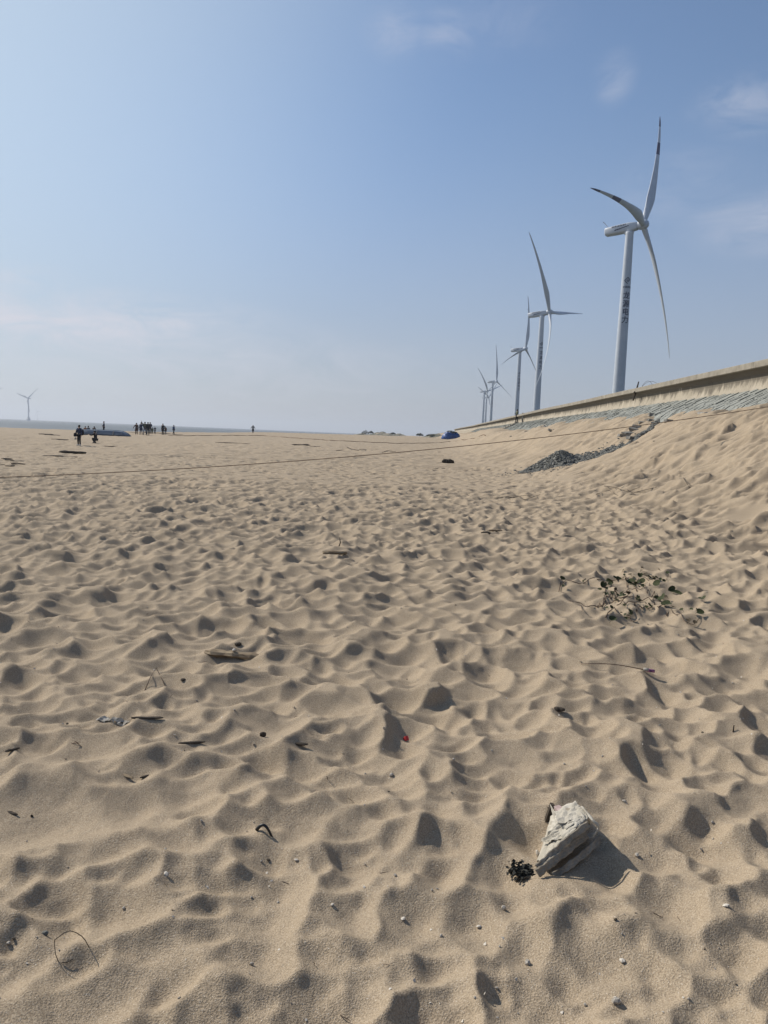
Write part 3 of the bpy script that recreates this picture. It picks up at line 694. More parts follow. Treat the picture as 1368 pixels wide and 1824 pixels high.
turbine('small far turbine furthest left in the row with a blade leaning up left', (158.1, 1250, 77.6), (153.2, 1252), 48, [(46, .54, .06, .041), (166, .64, -.06, -.063), (286, .5, .08, .10)], 0, bands=False)
turbine('tiny farthest turbine half hidden between two other distant towers', at_y(870.5, 707.5, 1440), (at_y(868.5, 715, 1440).x-2, 1442), 46, [(70, .5, .03, .02), (190, .5, .02, .0), (310, .5, .03, .02)], 0, bands=False)
h_ = at_y(49.6, 709.2, 2600)
turbine('pale offshore wind turbine standing in the sea on a stout pile cap', h_, (h_.x, 2604), 50, [(-48, .5, .02, -.02), (72, .5, .02, -.02), (194, .5, .03, .02)], 0, 'offshore wind turbines', SEAZ+2, True, rad(195), False)
h_ = at_y(66.3, 732.8, 7000)
turbine('barely visible offshore wind turbine just right of the pale one', h_, (h_.x, 7004), 46, [(30, .5, .02, 0), (150, .5, .02, 0), (270, .5, .02, .0)], 0, 'offshore wind turbines', SEAZ+2, True, rad(190), False)
h_ = at_y(-22, 690, 2300)
turbine('offshore wind turbine cut off by the left edge with one blade tip showing', h_, (h_.x, 2304), 50, [(-92, .5, .02, 0), (28, .5, .02, 0), (148, .5, .02, .0)], 0, 'offshore wind turbines', SEAZ+2, True, rad(190), False)

# ------------------------------------------------------------------ far dunes with scrub
def far_hill(name, label, pts, h, y, m, depth=60, seed=0):
    x0, x1 = pts; n, k = 60, 14; mb = MB(); o = empty(name, ((x0+x1)/2, y, .2)); tag(o, label, 'dune', kind='structure'); rings = []
    for i in range(n+1):
        f_ = i/n; x = x0+(x1-x0)*f_; e = math.sin(math.pi*f_)**.55; r_ = []
        for j in range(k+1):
            g_ = j/k; q = math.sin(math.pi*g_)**.8; yv = y+(g_-.5)*depth+4*float(pn(x/20, g_*2, 61+seed))
            r_.append(Vector((x, yv, -1.2+(h+1.4)*e*q*(.74+.55*float(pn(x/9, g_*3, 62+seed))+.2*float(pn(x/3, g_*6, 63+seed))))))
        rings.append(local(o, r_))
    mb.rings(rings, False, closed=False); mb.build('dune_body', m, o, True)
DUNE = mat('far_dune_scrub', (.2, .19, .15), .95, .1, simple((.10, .105, .08), (.34, .29, .22), .22, .4, .3, .42, .62, 7, stretch=(1, 1, 2)))
far_hill('far_dune', 'low grey scrubby dune on the horizon straight ahead', (-22, 18), 3.1, 455, DUNE)
far_hill('near_dune', 'sandy scrub dune in front of the end of the sea wall', (9, 34), 2.6, 330, DUNE, 50, 3)
def shrub(px, py, y, w_, h_, label, seed):
    x = at_y(px, py, y).x; zb = max(at_y(px, py, y).z-h_*.9, .3); o = empty('shrub', (x, y, zb)); tag(o, label, 'shrub', 'shrubs on the far dunes'); mb = MB(); r_ = random.Random(seed)
    for k in range(260):
        a = r_.uniform(0, 6.28); q = r_.random()**.5; p = Vector((math.cos(a)*q*w_*.5, math.sin(a)*q*w_*.35, r_.random()*h_*(1.05-q*q*.8)))
        d = Vector((r_.gauss(0, 1), r_.gauss(0, 1), r_.gauss(0, 1))).normalized()*r_.uniform(.12, .3); e = d.orthogonal().normalized()*r_.uniform(.08, .2)
        mb.add([p-d, p+e, p+d, p-e], [(0, 1, 2, 3)])
    mb.build('foliage', LEAF, o); mb = MB()
    for k in range(5): a = k*1.25; mb.tube([(0, 0, -.2), (math.cos(a)*w_*.15, math.sin(a)*w_*.1, h_*.4), (math.cos(a)*w_*.3, math.sin(a)*w_*.2, h_*.8)], [.08, .06, .03], 5)
    mb.build('branches', STEM, o)
for k, (px, py, y, w_, h_, lb) in enumerate([(651, 766.5, 450, 4.5, 2.2, 'largest dark shrub on the crest of the far grey dune'), (661, 768, 450, 3.0, 1.3, 'low dark shrub just right of the largest shrub on the far dune'),
        (700, 770.5, 448, 3.4, 1.0, 'small dark shrub midway along the far grey dune'), (748, 772, 350, 3.5, 1.1, 'dark shrub left of the blue tarp on the nearer dune'), (768, 773, 322, 4.0, 1.0, 'flat dark shrub closest to the blue tarp')]):
    shrub(px, py, y, w_, h_, lb, 31+k)

# ------------------------------------------------------------------ blue tarp heap, upturned boat
p = at_y(803, 779.5, 165); zt = ZZ(p.x, p.y)
tp_ = empty('tarp_heap', (p.x, p.y, zt)); tag(tp_, 'heap covered with bright blue tarp and black sheet where the slope ends', 'tarp heap')
def lump(parent, name, m, c, half, seed, n=28, k=16, top=0.0):
    mb = MB(); rings = []
    for j in range(k+1):
        g_ = j/k*math.pi*.52; r_ = []
        for i in range(n):
            a = i/n*2*math.pi; d = 1+.16*float(pn(math.cos(a)*1.6+seed, math.sin(a)*1.6+g_*1.2, seed))+.09*float(pn(math.cos(a)*4+seed, math.sin(a)*4+g_*3, seed+1))
            q = math.cos(max(math.pi*.5-g_, 0))**.55 if g_ > 0 else 0
            r_.append(Vector(c)+Vector((math.cos(a)*half[0]*d*q, math.sin(a)*half[1]*d*q, half[2]*d*max(math.cos(g_), 0)**.6+top)))
        rings.append(r_)
    mb.rings(rings, True); return mb.build(name, m, parent, True)
lump(tp_, 'blue_sheet', BLUE, (0, 0, -.1), (2.0, 1.5, 1.5), 3); lump(tp_, 'black_sheet', DKTARP, (.25, .1, .42), (1.35, 1.1, 1.22), 8)

def gxy(px, py, y): d = RAY(px, py); return d.x/d.y*y
yb = 98.0; xb = gxy(189, 773, yb); zb_ = ZZ(xb, yb)
bt = empty('upturned_boat', (xb, yb, zb_), rad(2)); tag(bt, 'long grey blue boat lying upside down on the sand', 'boat')
mb = MB(); rings = []
for (f_, top, wd, wt) in ((-3.05, .50, .80, .62), (-3.0, .60, .92, .70), (-2, .66, 1.0, .76), (0, .68, 1.02, .78), (1.4, .66, 1.0, .74), (2.2, .58, .88, .58), (2.7, .38, .66, .36), (3.05, .10, .34, .12)):
    rings.append([Vector((f_, a*1.0, z_)) for (a, z_) in ((-wd, -.05), (-wd*1.0, .10), (-wd*.94, top*.55), (-wt, top*.93), (-wt*.5, top), (wt*.5, top), (wt, top*.93), (wd*.94, top*.55), (wd, .10), (wd, -.05))])
mb.rings(rings); mb.build('hull', HULL, bt)
mb = MB(); mb.tube([(-3.08, -.86, .08), (-2, -1.04, .08), (0, -1.06, .08), (1.4, -1.04, .08), (2.2, -.92, .08), (2.7, -.70, .07), (3.08, -.36, .05)], .045, 6); mb.build('gunwale', DKTARP, bt)
mb = MB()
mb.tube([(-3.0, 0, .64), (0, 0, .70), (1.4, 0, .69), (2.2, 0, .60), (2.75, 0, .38), (3.1, 0, .1)], .04, 6); mb.build('keel', HULL, bt)
for (x_, nm) in ((-.9, 0), (1.15, 1)):
    mb = MB(); mb.tube([(x_, -1.04, .1), (x_+.03, -.99, .38), (x_+.06, -.79, .63)], .05, 5); mb.build('rubbing_strake', PEBB, bt)

# ------------------------------------------------------------------ people
def skin(name, verts, edges, radii, sub=1):
    me = bpy.data.meshes.new(name); me.from_pydata(verts, edges, []); o = bpy.data.objects.new(name, me); COL.objects.link(o)
    o.modifiers.new('skin', 'SKIN'); sd = me.skin_vertices[0].data
    for k, r_ in enumerate(radii):
        sd[k].radius = r_ if isinstance(r_, tuple) else (r_, r_); sd[k].use_root = (k == 0)
    if sub: m_ = o.modifiers.new('s', 'SUBSURF'); m_.levels = sub; m_.render_levels = sub
    dg = bpy.context.evaluated_depsgraph_get(); m2 = bpy.data.meshes.new_from_object(o.evaluated_get(dg)); m2.name = name
    bpy.data.objects.remove(o); bpy.data.meshes.remove(me); return m2
def joints(pose, lean=0.0, arms=('down', 'down'), stride=.0):
    J = {}
    hz, kz = .92, .50
    if pose == 'squat': hz = .42
    if pose == 'sit': hz = .14
    J['pel'] = (0, 0, hz)
    def tor(z, fx=0): return (fx, math.sin(lean)*z, hz+math.cos(lean)*z)
    J['spine'] = tor(.20); J['chest'] = tor(.42); J['neck'] = tor(.56)
    nx = J['neck']; J['head'] = (0, nx[1]+.02, nx[2]+.09); J['top'] = (0, nx[1]+.02, nx[2]+.20)
    for s_, n_ in ((-1, 'L'), (1, 'R')):
        J['sh'+n_] = tor(.49, .19*s_); b = J['sh'+n_]; a = arms[0 if s_ < 0 else 1]
        if a == 'down': e, w_ = (b[0]+.05*s_, b[1]-.02, b[2]-.29), (b[0]+.06*s_, b[1]+.05, b[2]-.55)
        elif a == 'bent': e, w_ = (b[0]+.07*s_, b[1]-.03, b[2]-.28), (b[0]-.06*s_, b[1]+.20, b[2]-.24)
        elif a == 'front': e, w_ = (b[0]+.02*s_, b[1]+.22, b[2]-.14), (b[0]-.03*s_, b[1]+.48, b[2]-.08)
        elif a == 'up': e, w_ = (b[0]+.16*s_, b[1]+.05, b[2]+.10), (b[0]+.24*s_, b[1]+.08, b[2]+.34)
        elif a == 'out': e, w_ = (b[0]+.16*s_, b[1], b[2]-.24), (b[0]+.26*s_, b[1]+.05, b[2]-.47)
        else: e, w_ = (b[0]+.03*s_, b[1]+.10, b[2]-.27), (b[0]-.06*s_, b[1]+.22, b[2]-.45)
        J['el'+n_] = e; J['wr'+n_] = w_
        d = Vector(w_)-Vector(e); d.normalize(); J['ha'+n_] = tuple(Vector(w_)+d*.07)
        J['hip'+n_] = (.09*s_, 0, hz-.04)
        if pose == 'squat': J['kn'+n_] = (.14*s_, .34, .50); J['an'+n_] = (.12*s_, .12, .09); J['to'+n_] = (.13*s_, .26, .035)
        elif pose == 'sit': J['kn'+n_] = (.12*s_, .36, .40); J['an'+n_] = (.12*s_, .62, .09); J['to'+n_] = (.12*s_, .74, .04)
        else:
            f_ = stride*s_; J['kn'+n_] = (.10*s_, f_*.55+.03, .49); J['an'+n_] = (.105*s_, f_*1.0-.02, .085+(.05 if f_ < -.1 else 0)); J['to'+n_] = (.12*s_, f_+.13, .03)
    return J
SKINM = mat('skin', (.42, .27, .19), .6, .3)
def cloth(name, c): return mat('cloth_'+name, c, .9, .15, simple(tuple(x*1.3 for x in c), tuple(x*2.2 for x in c), 9, .3, .01))
CL = {n: cloth(n, c) for n, c in dict(navy=(.018, .024, .045), black=(.012, .012, .014), brown=(.05, .032, .026), olive=(.06, .065, .045), grey=(.07, .075, .085), orange=(.16, .065, .035), blue=(.03, .05, .10), maroon=(.07, .022, .025), denim=(.035, .045, .07)).items()}
HAIR = mat('hair_black', (.012, .010, .009), .6, .3)
SHOEW = mat('shoe_white', (.55, .55, .53), .6, .3)
def person(label, px, fpy, y, H, pose='stand', top='black', legs='black', face=180, coat=0.0, shoes='black', group=None, **kw):
    x = gxy(px, fpy, y); z = ZZ(x, y) if 'z' not in kw else kw.pop('z')
    J = joints(pose, **kw); k = H/1.70
    V = lambda *ns: [J[n] for n in ns]
    names = ['pel', 'spine', 'chest', 'neck', 'head', 'top', 'shL', 'elL', 'wrL', 'haL', 'shR', 'elR', 'wrR', 'haR', 'hipL', 'knL', 'anL', 'toL', 'hipR', 'knR', 'anR', 'toR']
    ix = {n: i for i, n in enumerate(names)}
    E_ = [('pel', 'spine'), ('spine', 'chest'), ('chest', 'neck'), ('neck', 'head'), ('head', 'top'), ('chest', 'shL'), ('shL', 'elL'), ('elL', 'wrL'), ('wrL', 'haL'), ('chest', 'shR'), ('shR', 'elR'), ('elR', 'wrR'), ('wrR', 'haR'),
          ('pel', 'hipL'), ('hipL', 'knL'), ('knL', 'anL'), ('anL', 'toL'), ('pel', 'hipR'), ('hipR', 'knR'), ('knR', 'anR'), ('anR', 'toR')]
    R_ = dict(pel=(.14, .11), spine=(.13, .10), chest=(.15, .11), neck=.055, head=(.078, .09), top=(.07, .08), sh=.065, el=.046, wr=.030, ha=.034, hip=.085, kn=.058, an=.040, to=.035)
    rr = [R_[n] if n in R_ else R_[n[:-1]] for n in names]
    me = skin('person', V(*names), [(ix[a], ix[b]) for a, b in E_], rr)
    mb = MB(); mb.v = [tuple(v.co) for v in me.vertices]; mb.f = [tuple(q.vertices) for q in me.polygons]; mb.m = [0]*len(mb.f); bpy.data.meshes.remove(me)
    for s_, n_ in ((-1, 'L'), (1, 'R')):               # five unequal, slightly curled fingers
        h = Vector(J['ha'+n_]); d = (h-Vector(J['wr'+n_])).normalized(); sd = d.orthogonal().normalized(); q = d.cross(sd)
        for j, ln in enumerate((.066, .075, .070, .055)):
            b = h+sd*(.012*(j-1.5)*1.4); mb.tube([b, b+d*ln*.6+q*.006, b+d*ln+q*.022], [.009, .008, .006], 5)
        b = h-d*.03+sd*-.03; mb.tube([b, b+d*.03-sd*.018, b+d*.055-sd*.02+q*.012], [.010, .009, .007], 5)
    hd = Vector(J['head']); mb.tube([hd+Vector((0, .085, .03)), hd+Vector((0, .112, .0)), hd+Vector((0, .09, -.01))], [.010, .016, .012], 6)   # nose
    for s_ in (-1, 1):
        mb.tube([hd+Vector((.083*s_, -.01, .035)), hd+Vector((.094*s_, -.015, .01)), hd+Vector((.082*s_, -.005, -.025))], [.012, .016, .010], 5)
    o = mb.build('person', SKINM, None, True); o.location = (x, y, z-.01); o.rotation_euler = (0, 0, rad(-face)); o.scale = (k, k, k)
    tag(o, label, 'person', group)
    nm = ['chest', 'spine', 'pel', 'neck', 'shL', 'elL', 'wrL', 'shR', 'elR', 'wrR']; ix2 = {n: i for i, n in enumerate(nm)}
    E2 = [('chest', 'spine'), ('spine', 'pel'), ('chest', 'neck'), ('chest', 'shL'), ('shL', 'elL'), ('elL', 'wrL'), ('chest', 'shR'), ('shR', 'elR'), ('elR', 'wrR')]
    r2 = dict(chest=(.18, .145), spine=(.17, .14), pel=(.18, .145), neck=.075, sh=.090, el=.068, wr=.050)
    jm = skin('jacket', V(*nm), [(ix2[a], ix2[b]) for a, b in E2], [r2[n] if n in r2 else r2[n[:-1]] for n in nm])
    mb = MB(); mb.v = [tuple(v.co) for v in jm.vertices]; mb.f = [tuple(q.vertices) for q in jm.polygons]; mb.m = [0]*len(mb.f); bpy.data.meshes.remove(jm)
    if coat:
        p = Vector(J['pel']); mb.rings([[p+Vector((math.cos(a)*r_, math.sin(a)*r_*.85, dz)) for a in [i*.3927 for i in range(16)]] for (dz, r_) in ((.12, .17), (0, .20), (-coat*.5, .225), (-coat, .25), (-coat+.01, .19))])
    mb.build('jacket', CL[top], o, True)
    nm = ['pel', 'hipL', 'knL', 'anL', 'hipR', 'knR', 'anR']; ix3 = {n: i for i, n in enumerate(nm)}
    tm = skin('trousers', V(*nm), [(0, 1), (1, 2), (2, 3), (0, 4), (4, 5), (5, 6)], [(.155, .125), .105, .078, .062, .105, .078, .062]); link('trousers', tm, CL[legs], o, True)
    for n_ in 'LR':
        a, b = Vector(J['an'+n_]), Vector(J['to'+n_]); mb = MB(); f_ = (b-a); f_.z = 0; f_ = f_.normalized() if f_.length > .01 else Vector((0, 1, 0))
        mb.tube([a-f_*.07-Vector((0, 0, .035)), a-Vector((0, 0, .02)), a+f_*.09-Vector((0, 0, .035)), Vector((b.x, b.y, b.z-.0))+f_*.05], [.045, .055, .048, .03], 8); mb.build('shoe', SHOEW if shoes == 'white' else CL['black'], o, True)
    mb = MB(); mb.rings([[hd+Vector((math.cos(i*.5236)*r_*.92, math.sin(i*.5236)*r_*1.05-.02, dz)) for i in range(12)] for (dz, r_) in ((-.03, .06), (.02, .098), (.08, .108), (.14, .088), (.175, .04))]); mb.build('hair', HAIR, o, True)
    return o
G_ = 'people strolling near the waterline'
m1 = person('man in dark navy jacket standing with a backpack closest to the camera', 141, 795, 66, 1.72, top='navy', legs='black', face=200, shoes='white', arms=('down', 'lower'), group='people standing near the upturned boat')
def held(name, label, cat, px, py, y, build, m):
    p = at_y(px, py, y); o = empty(name, p); tag(o, label, cat); mb = MB(); build(mb); mb.build('shell', m, o, True); return o
held('backpack', 'dark backpack worn by the man standing nearest the camera', 'backpack', 145.5, 770, 66.18, lambda b: b.rings([[Vector((math.cos(i*.5236)*a, math.sin(i*.5236)*a*.6, z_)) for i in range(12)] for (z_, a) in ((-.26, .10), (-.22, .19), (0, .21), (.18, .18), (.24, .09))]), CL['black'])
held('shoulder_bag', 'round dark bag hanging at the front of the standing man', 'bag', 134, 771, 65.8, lambda b: (b.rings([[Vector((math.cos(i*.5236)*a, math.sin(i*.5236)*a*.7, z_)) for i in range(12)] for (z_, a) in ((-.32, .10), (-.25, .15), (-.05, .13), (0, .10))]), b.tube([(0, 0, -.02), (.1, .05, .14), (.22, .1, .28)], .02, 5)), CL['black'])
held('plastic_bag', 'small white plastic bag held low by the standing man', 'bag', 134.5, 781, 65.8, lambda b: b.rings([[Vector((math.cos(i*.628)*a, math.sin(i*.628)*a*.8, z_)) for i in range(10)] for (z_, a) in ((-.10, .03), (-.06, .10), (.03, .09), (.10, .03))]), PALEP)
person('person in black crouching on the sand with one arm stretched to the left', 171, 788, 72, 1.66, 'squat', 'black', 'black', face=-80, lean=.25, arms=('front', 'lower'), group='people standing near the upturned boat')
person('person in dark clothes standing upright just behind the upturned boat', 185, 768, 112, 1.66, top='navy', legs='black', face=-110, arms=('bent', 'lower'), stride=.12, group='people behind the boat')
person('person in an orange brown top sitting behind the left end of the boat', 152, 768, 116, 1.60, 'sit', 'orange', 'black', face=150, group='people behind the boat')
person('person in grey sitting behind the boat beside the orange brown one', 157.3, 768, 115, 1.72, 'sit', 'grey', 'black', face=190, group='people behind the boat')
person('hunched person all in black crouching behind the middle of the boat', 165.5, 768, 113, 1.5, 'squat', 'black', 'black', face=10, lean=.8, arms=('lower', 'lower'), coat=.25, group='people behind the boat')
person('person in a brown coat leftmost of the strolling group', 243, 774, 108, 1.62, top='brown', legs='brown', face=170, coat=.35, arms=('down', 'out'), group=G_)
person('person in a navy coat second from left in the strolling group', 251.3, 775, 107, 1.66, top='navy', legs='navy', face=185, coat=.30, arms=('out', 'down'), stride=.1, group=G_)
person('person in an olive jacket raising one arm in the strolling group', 258, 774, 109, 1.78, top='olive', legs='denim', face=180, arms=('down', 'up'), stride=.2, group=G_)
person('tall person in black facing the camera in the strolling group', 263.4, 776, 105, 1.76, top='black', legs='black', face=175, stride=.08, coat=.15, group=G_)
person('person in dark navy half hidden behind the tall one in black', 267.3, 771, 117, 1.72, top='navy', legs='black', face=160, arms=('bent', 'down'), group=G_)
person('small child in olive standing at the right of the strolling group', 271.4, 770, 122, 1.02, top='olive', legs='olive', face=180, coat=.3, group=G_)
person('small child in grey and black beside the child in olive', 276, 771, 119, 1.12, top='grey', legs='black', face=180, arms=('bent', 'bent'), group=G_)
person('adult in a black coat of the pair walking apart from the group', 290, 772.5, 113, 1.58, top='black', legs='black', face=200, coat=.3, arms=('out', 'down'), group=G_)
person('shorter companion in brown grey beside the adult in a black coat', 294.6, 772.5, 113, 1.18, top='brown', legs='grey', face=170, arms=('down', 'out'), coat=.12, group=G_)
person('person in blue grey walking alone right of the pair', 309.3, 772.5, 114, 1.40, top='blue', legs='black', face=110, stride=.22, group=G_)
person('lone distant person in a wide black coat by the water', 450.5, 771, 165, 1.66, top='black', legs='black', face=170, coat=.45, arms=('out', 'out'), group=None)
pq = path_pt(-.35, 106.7, 0)
person('person in dark green and black standing at the top of the sea wall stairs', 920.3, 751, 106, 1.72, top='olive', legs='black', face=250, arms=('lower', 'bent'), stride=.08, z=4.0)
bpy.data.objects['person'] if 'person' in bpy.data.objects else None

# ------------------------------------------------------------------ ropes
def rope(name, label, pts, r_):
    o = empty(name, pts[0]); tag(o, label, 'rope'); mb = MB(); mb.tube(local(o, pts), r_, 7); mb.build('strand', ROPE, o, True); return o
A_ = ground_hit(-80, 853); B_ = ground_hit(1405, 719)
MI = camo.matrix_world.inverted()
def PX(p): q = MI @ Vector(p); return 684-F*q.x/q.z, 912+F*q.y/q.z
best = None
for sg in np.arange(0, 1.6, .02):
    e = 0
    pts = [A_.lerp(B_, t)-Vector((0, 0, 4*sg*t*(1-t))) for t in np.linspace(0, 1, 60)]; pr = [PX(p) for p in pts]
    for (a, b_) in ((340, 832), (684, 808.5), (840, 793), (1000, 774.5), (1120, 760)): e += (np.interp(a, [q[0] for q in pr], [q[1] for q in pr])-b_)**2
    if best is None or e < best[0]: best = (e, sg, pts)
rope('tight_rope', 'thin brown rope strung low across the whole beach up to the slope', best[2], .010)
pts = [on(px, py)+Vector((0, 0, .03)) for (px, py) in ((300, 775.5), (340, 776.8), (400, 776.2), (464, 776), (520, 780), (600, 785.5), (700, 790), (760, 789.5), (800, 786.5), (840, 781.5), (870, 777))]
p2 = []
for a, b_ in zip(pts[:-1], pts[1:]):
    for t in np.linspace(0, 1, 8, endpoint=False): q = a.lerp(b_, t); q.z = ZZ(q.x, q.y)+.035; p2.append(q)
rope('slack_rope', 'long dark rope lying slack across the far sand', p2, .04)

# ------------------------------------------------------------------ driftwood, twigs and litter on the sand
def stick(name, label, cat, pix, r_, m, lift=.0, group=None, n=6, flat=1.0):
    pts = [on(a, b)+Vector((0, 0, (c if c is not None else 0)+lift)) for (a, b, c) in [(q+(0,))[:3] for q in pix]]
    o = empty(name, pts[0]); tag(o, label, cat, group); mb = MB(); L_ = local(o, pts)
    rr = r_ if isinstance(r_, list) else [r_*(1-.35*i/(len(L_)-1)) for i in range(len(L_))]
    mb.tube(L_, rr, n, flat=flat); mb.build('stem' if m in (STEM, DWOOD) else 'body', m, o, True); return o
def chunk(name, label, cat, px, py, length, thick, m, ang=0.0, group=None, n=4, seed=0, sq=.6):
    p = on(px, py); o = empty(name, p, ang); tag(o, label, cat, group); mb = MB(); r_ = random.Random(seed+int(px)); rings = []
    for i in range(n+2):
        f_ = i/(n+1)-.5; e = .55 if i in (0, n+1) else r_.uniform(.85, 1.15)
        rings.append([Vector((f_*length+r_.uniform(-.04, .04)*length, math.cos(k*.785)*thick*e*r_.uniform(.85, 1.15), thick*sq*.7+math.sin(k*.785)*thick*sq*e*r_.uniform(.8, 1.2))) for k in range(8)])
    mb.rings(rings); mb.build('body', m, o); return o
d_ = chunk('driftwood', 'short weathered driftwood log with a white shell on its back', 'driftwood', 414, 1178, .40, .040, WOOD, -.15, n=7)
q = on(414, 1178)
o = empty('shell', q+Vector((.01, -.01, .055))); tag(o, 'white shell fragment resting on the weathered driftwood log', 'shell'); mb = MB(); mb.rock((0, 0, 0), .018, squash=.5, seed=2); mb.build('valve', SHELL, o)
chunk('driftwood', 'thin black splinter of wood lying beside the pale plastic scrap', 'driftwood', 262, 1283, .17, .011, DWOOD, .12, n=6)
p = on(205, 1281); o = empty('plastic_scrap', p); tag(o, 'torn pale plastic scrap half buried left of the black splinter', 'plastic scrap'); mb = MB(); n = 12
for i in range(n+1):
    for j in range(5):
        dx = (i/n-.5)*.19; dy = (j/4-.5)*.055*(.6+.5*float(S(0,1,.5+pn(i*.7,1.3,45))))*(1+.4*math.sin(i)); mb.v.append((dx, dy, ZZ(p.x+dx, p.y+dy)-p.z+.004+.020*abs(float(pn(dx*45, dy*60, 44)))-.006*(j in (0, 4))))
for i in range(n):
    for j in range(4):
        if random.random() < .25: continue
        a = i*5+j; mb.f.append((a, a+5, a+6, a+1)); mb.m.append(0)
qq = mb.build('film', PALEP, o); sm_ = qq.modifiers.new('s', 'SOLIDIFY'); sm_.thickness = .002
stick('bent_twig', 'thin angled twig standing like a tent above the pale plastic scrap', 'twig', [(258, 1230), (267, 1216, .03), (278, 1203, .07), (290, 1210, .02), (296, 1212)], .003, STEM)
stick('bent_twig', 'fine v shaped straw stuck in the sand left of the foreground', 'twig', [(128, 1316), (140, 1312, .01), (133, 1316, .02), (146, 1322)], .0022, STEM)
chunk('bark', 'short brown stick lying on a ridge above the two big prints', 'stick', 342, 1329, .13, .010, DWOOD, .25, n=4)
chunk('bark', 'dark flat bark piece on the sand right of the big double print', 'bark', 532, 1325, .095, .012, DWOOD, .05, n=4)
chunk('bark', 'forked dark bark scrap near the left edge of the foreground', 'bark', 22, 1337, .07, .010, DWOOD, .8, n=3)
chunk('bark', 'reddish brown stick left of the two big prints', 'stick', 225, 1382, .09, .008, WOOD, -.5, n=3)
chunk('bark', 'small dark stick lying between the two big prints', 'stick', 258, 1384, .05, .007, DWOOD, .7, n=3)
chunk('bark', 'dark flat stick inside the wide print near the left edge', 'stick', 22, 1449, .06, .007, DWOOD, -.4, n=3)
chunk('dark_piece', 'rounded dark piece alone in the middle right sand', 'stone', 996, 1266, .062, .022, DWOOD, -.1, n=3)  # small dark lumps laid on the sand
chunk('dark_piece', 'small dark piece just above the weathered driftwood log', 'stone', 424, 1143, .05, .02, DWOOD, .3, n=3)
chunk('dark_piece', 'dark triangular stone near the big double print', 'stone', 468, 1312, .032, .016, DWOOD, .3, n=2, sq=1.0)
chunk('dark_piece', 'dark pebble beside the angled twig', 'stone', 326, 1221, .03, .014, DWOOD, .3, n=2)
# curved black rubber piece arching out of the sand
p = on(470, 1486); a = on(457, 1481); b_ = on(486, 1491)
o = empty('rubber_strip', a); tag(o, 'curved strip of black rubber arching out of the sand', 'rubber strip'); mb = MB()
arc = [a.lerp(b_, t)+Vector((0, 0, .050*math.sin(math.pi*(.12+.86*t))-.012)) for t in np.linspace(0, 1, 14)]
mb.tube(local(o, arc), [.0075-.003*t for t in np.linspace(0, 1, 14)], 8); mb.build('strip', BLACKP, o, True)
a = on(104, 1713); b_ = on(159, 1688); o = empty('wire_loop', a); tag(o, 'thin bent wire loop standing on the sand in the lower left corner', 'wire'); mb = MB()
P = [(104, 1713, 0), (99, 1700, .02), (97.5, 1688, .035), (97.5, 1674, .055), (107, 1667, .07), (114, 1662, .075), (125, 1658, .075), (135, 1661, .065), (145, 1667, .05), (152, 1675, .03), (159, 1688, 0)]
zl = [a.lerp(b_, i/(len(P)-1)) for i in range(len(P))]
def upz(px, py, z): d = RAY(px, py); s_ = (z-EYE)/d.z; return Vector((0, 0, EYE))+d*s_
arc = [upz(px, py, zl[i].z+h) for i, (px, py, h) in enumerate(P)]
mb.tube(local(o, arc), .0013, 6); mb.build('wire', DWOOD, o, True)
stick('straw', 'short dark straw lying below the standing wire loop', 'straw', [(110, 1716), (120, 1717, .002), (130, 1714.5, .002)], .0015, DWOOD, .003)
# spent firework on a stick
a, b_ = on(1035, 1180), on(1146, 1196); o = empty('firework_rocket', a); tag(o, 'spent pink and purple firework tube on a long thin stick', 'firework'); mb = MB()
gs_ = [a.lerp(b_, t)+Vector((0, 0, .012+.02*math.sin(math.pi*t))) for t in np.linspace(0, 1, 14)]; gs_ = [Vector((q.x, q.y, max(q.z, ZZ(q.x, q.y)+.006))) for q in gs_]; mb.tube(local(o, gs_), [.0026+.0001*i for i in range(14)], 6); mb.build('guide_stick', STEM, o, True)
c = b_+Vector((0, 0, .014)); e = c+Vector((.075, -.022, -.004)); mb = MB(); mb.tube(local(o, [c, c.lerp(e, .03), c.lerp(e, .97), e]), [.008, .012, .012, .009], 12); mb.build('tube', PURPLE, o, True)
mb = MB(); mb.tube(local(o, [c.lerp(e, .0)+Vector((-.002, 0, .001)), c.lerp(e, .45)+Vector((0, 0, .002))]), [.0128, .0125], 12); mb.build('paper_wrap', PALEP, o, True)
p = on(723, 1303); o = empty('red_scrap', p); tag(o, 'small bright red plastic scrap lying in the middle of the sand', 'plastic scrap'); mb = MB()
mb.add([(-.022, 0, .004), (0, -.014, .003), (.020, -.004, .008), (.014, .014, .026), (-.008, .010, .018), (.0, .0, .028)], [(0, 1, 5), (1, 2, 5), (2, 3, 5), (3, 4, 5), (4, 0, 5), (4, 3, 2, 1, 0)]); mb.build('shard', RED, o)
stick('upright_stick', 'tiny dark stick standing upright with a long shadow near the right edge', 'stick', [(1307, 1292), (1307.5, 1289, .02), (1308, 1291, .034)], .004, DWOOD)
stick('upright_stick', 'forked stick poking up out of the mid beach sand', 'stick', [(603, 978), (604, 977, .04), (606, 977, .09), (604, 976, .14)], .011, DWOOD)
chunk('driftwood', 'low grey wood block at the foot of the forked stick', 'driftwood', 597, 980, .32, .05, WOOD, .1)
chunk('wood_chunk', 'dark brown wood chunk alone on the beach left of the gravel heap', 'driftwood', 798, 825, .75, .16, DWOOD, .1, n=5, sq=.9)
chunk('wood_chunk', 'small dark stick below the lone wood chunk', 'driftwood', 785, 832, .5, .05, DWOOD, .3)
chunk('wood_chunk', 'dark wood bit beside a print right of centre', 'driftwood', 865, 954, .16, .05, DWOOD, .4)
chunk('wood_chunk', 'small pale and dark wood bits right of centre', 'driftwood', 880, 946, .30, .03, WOOD, .3, n=6)
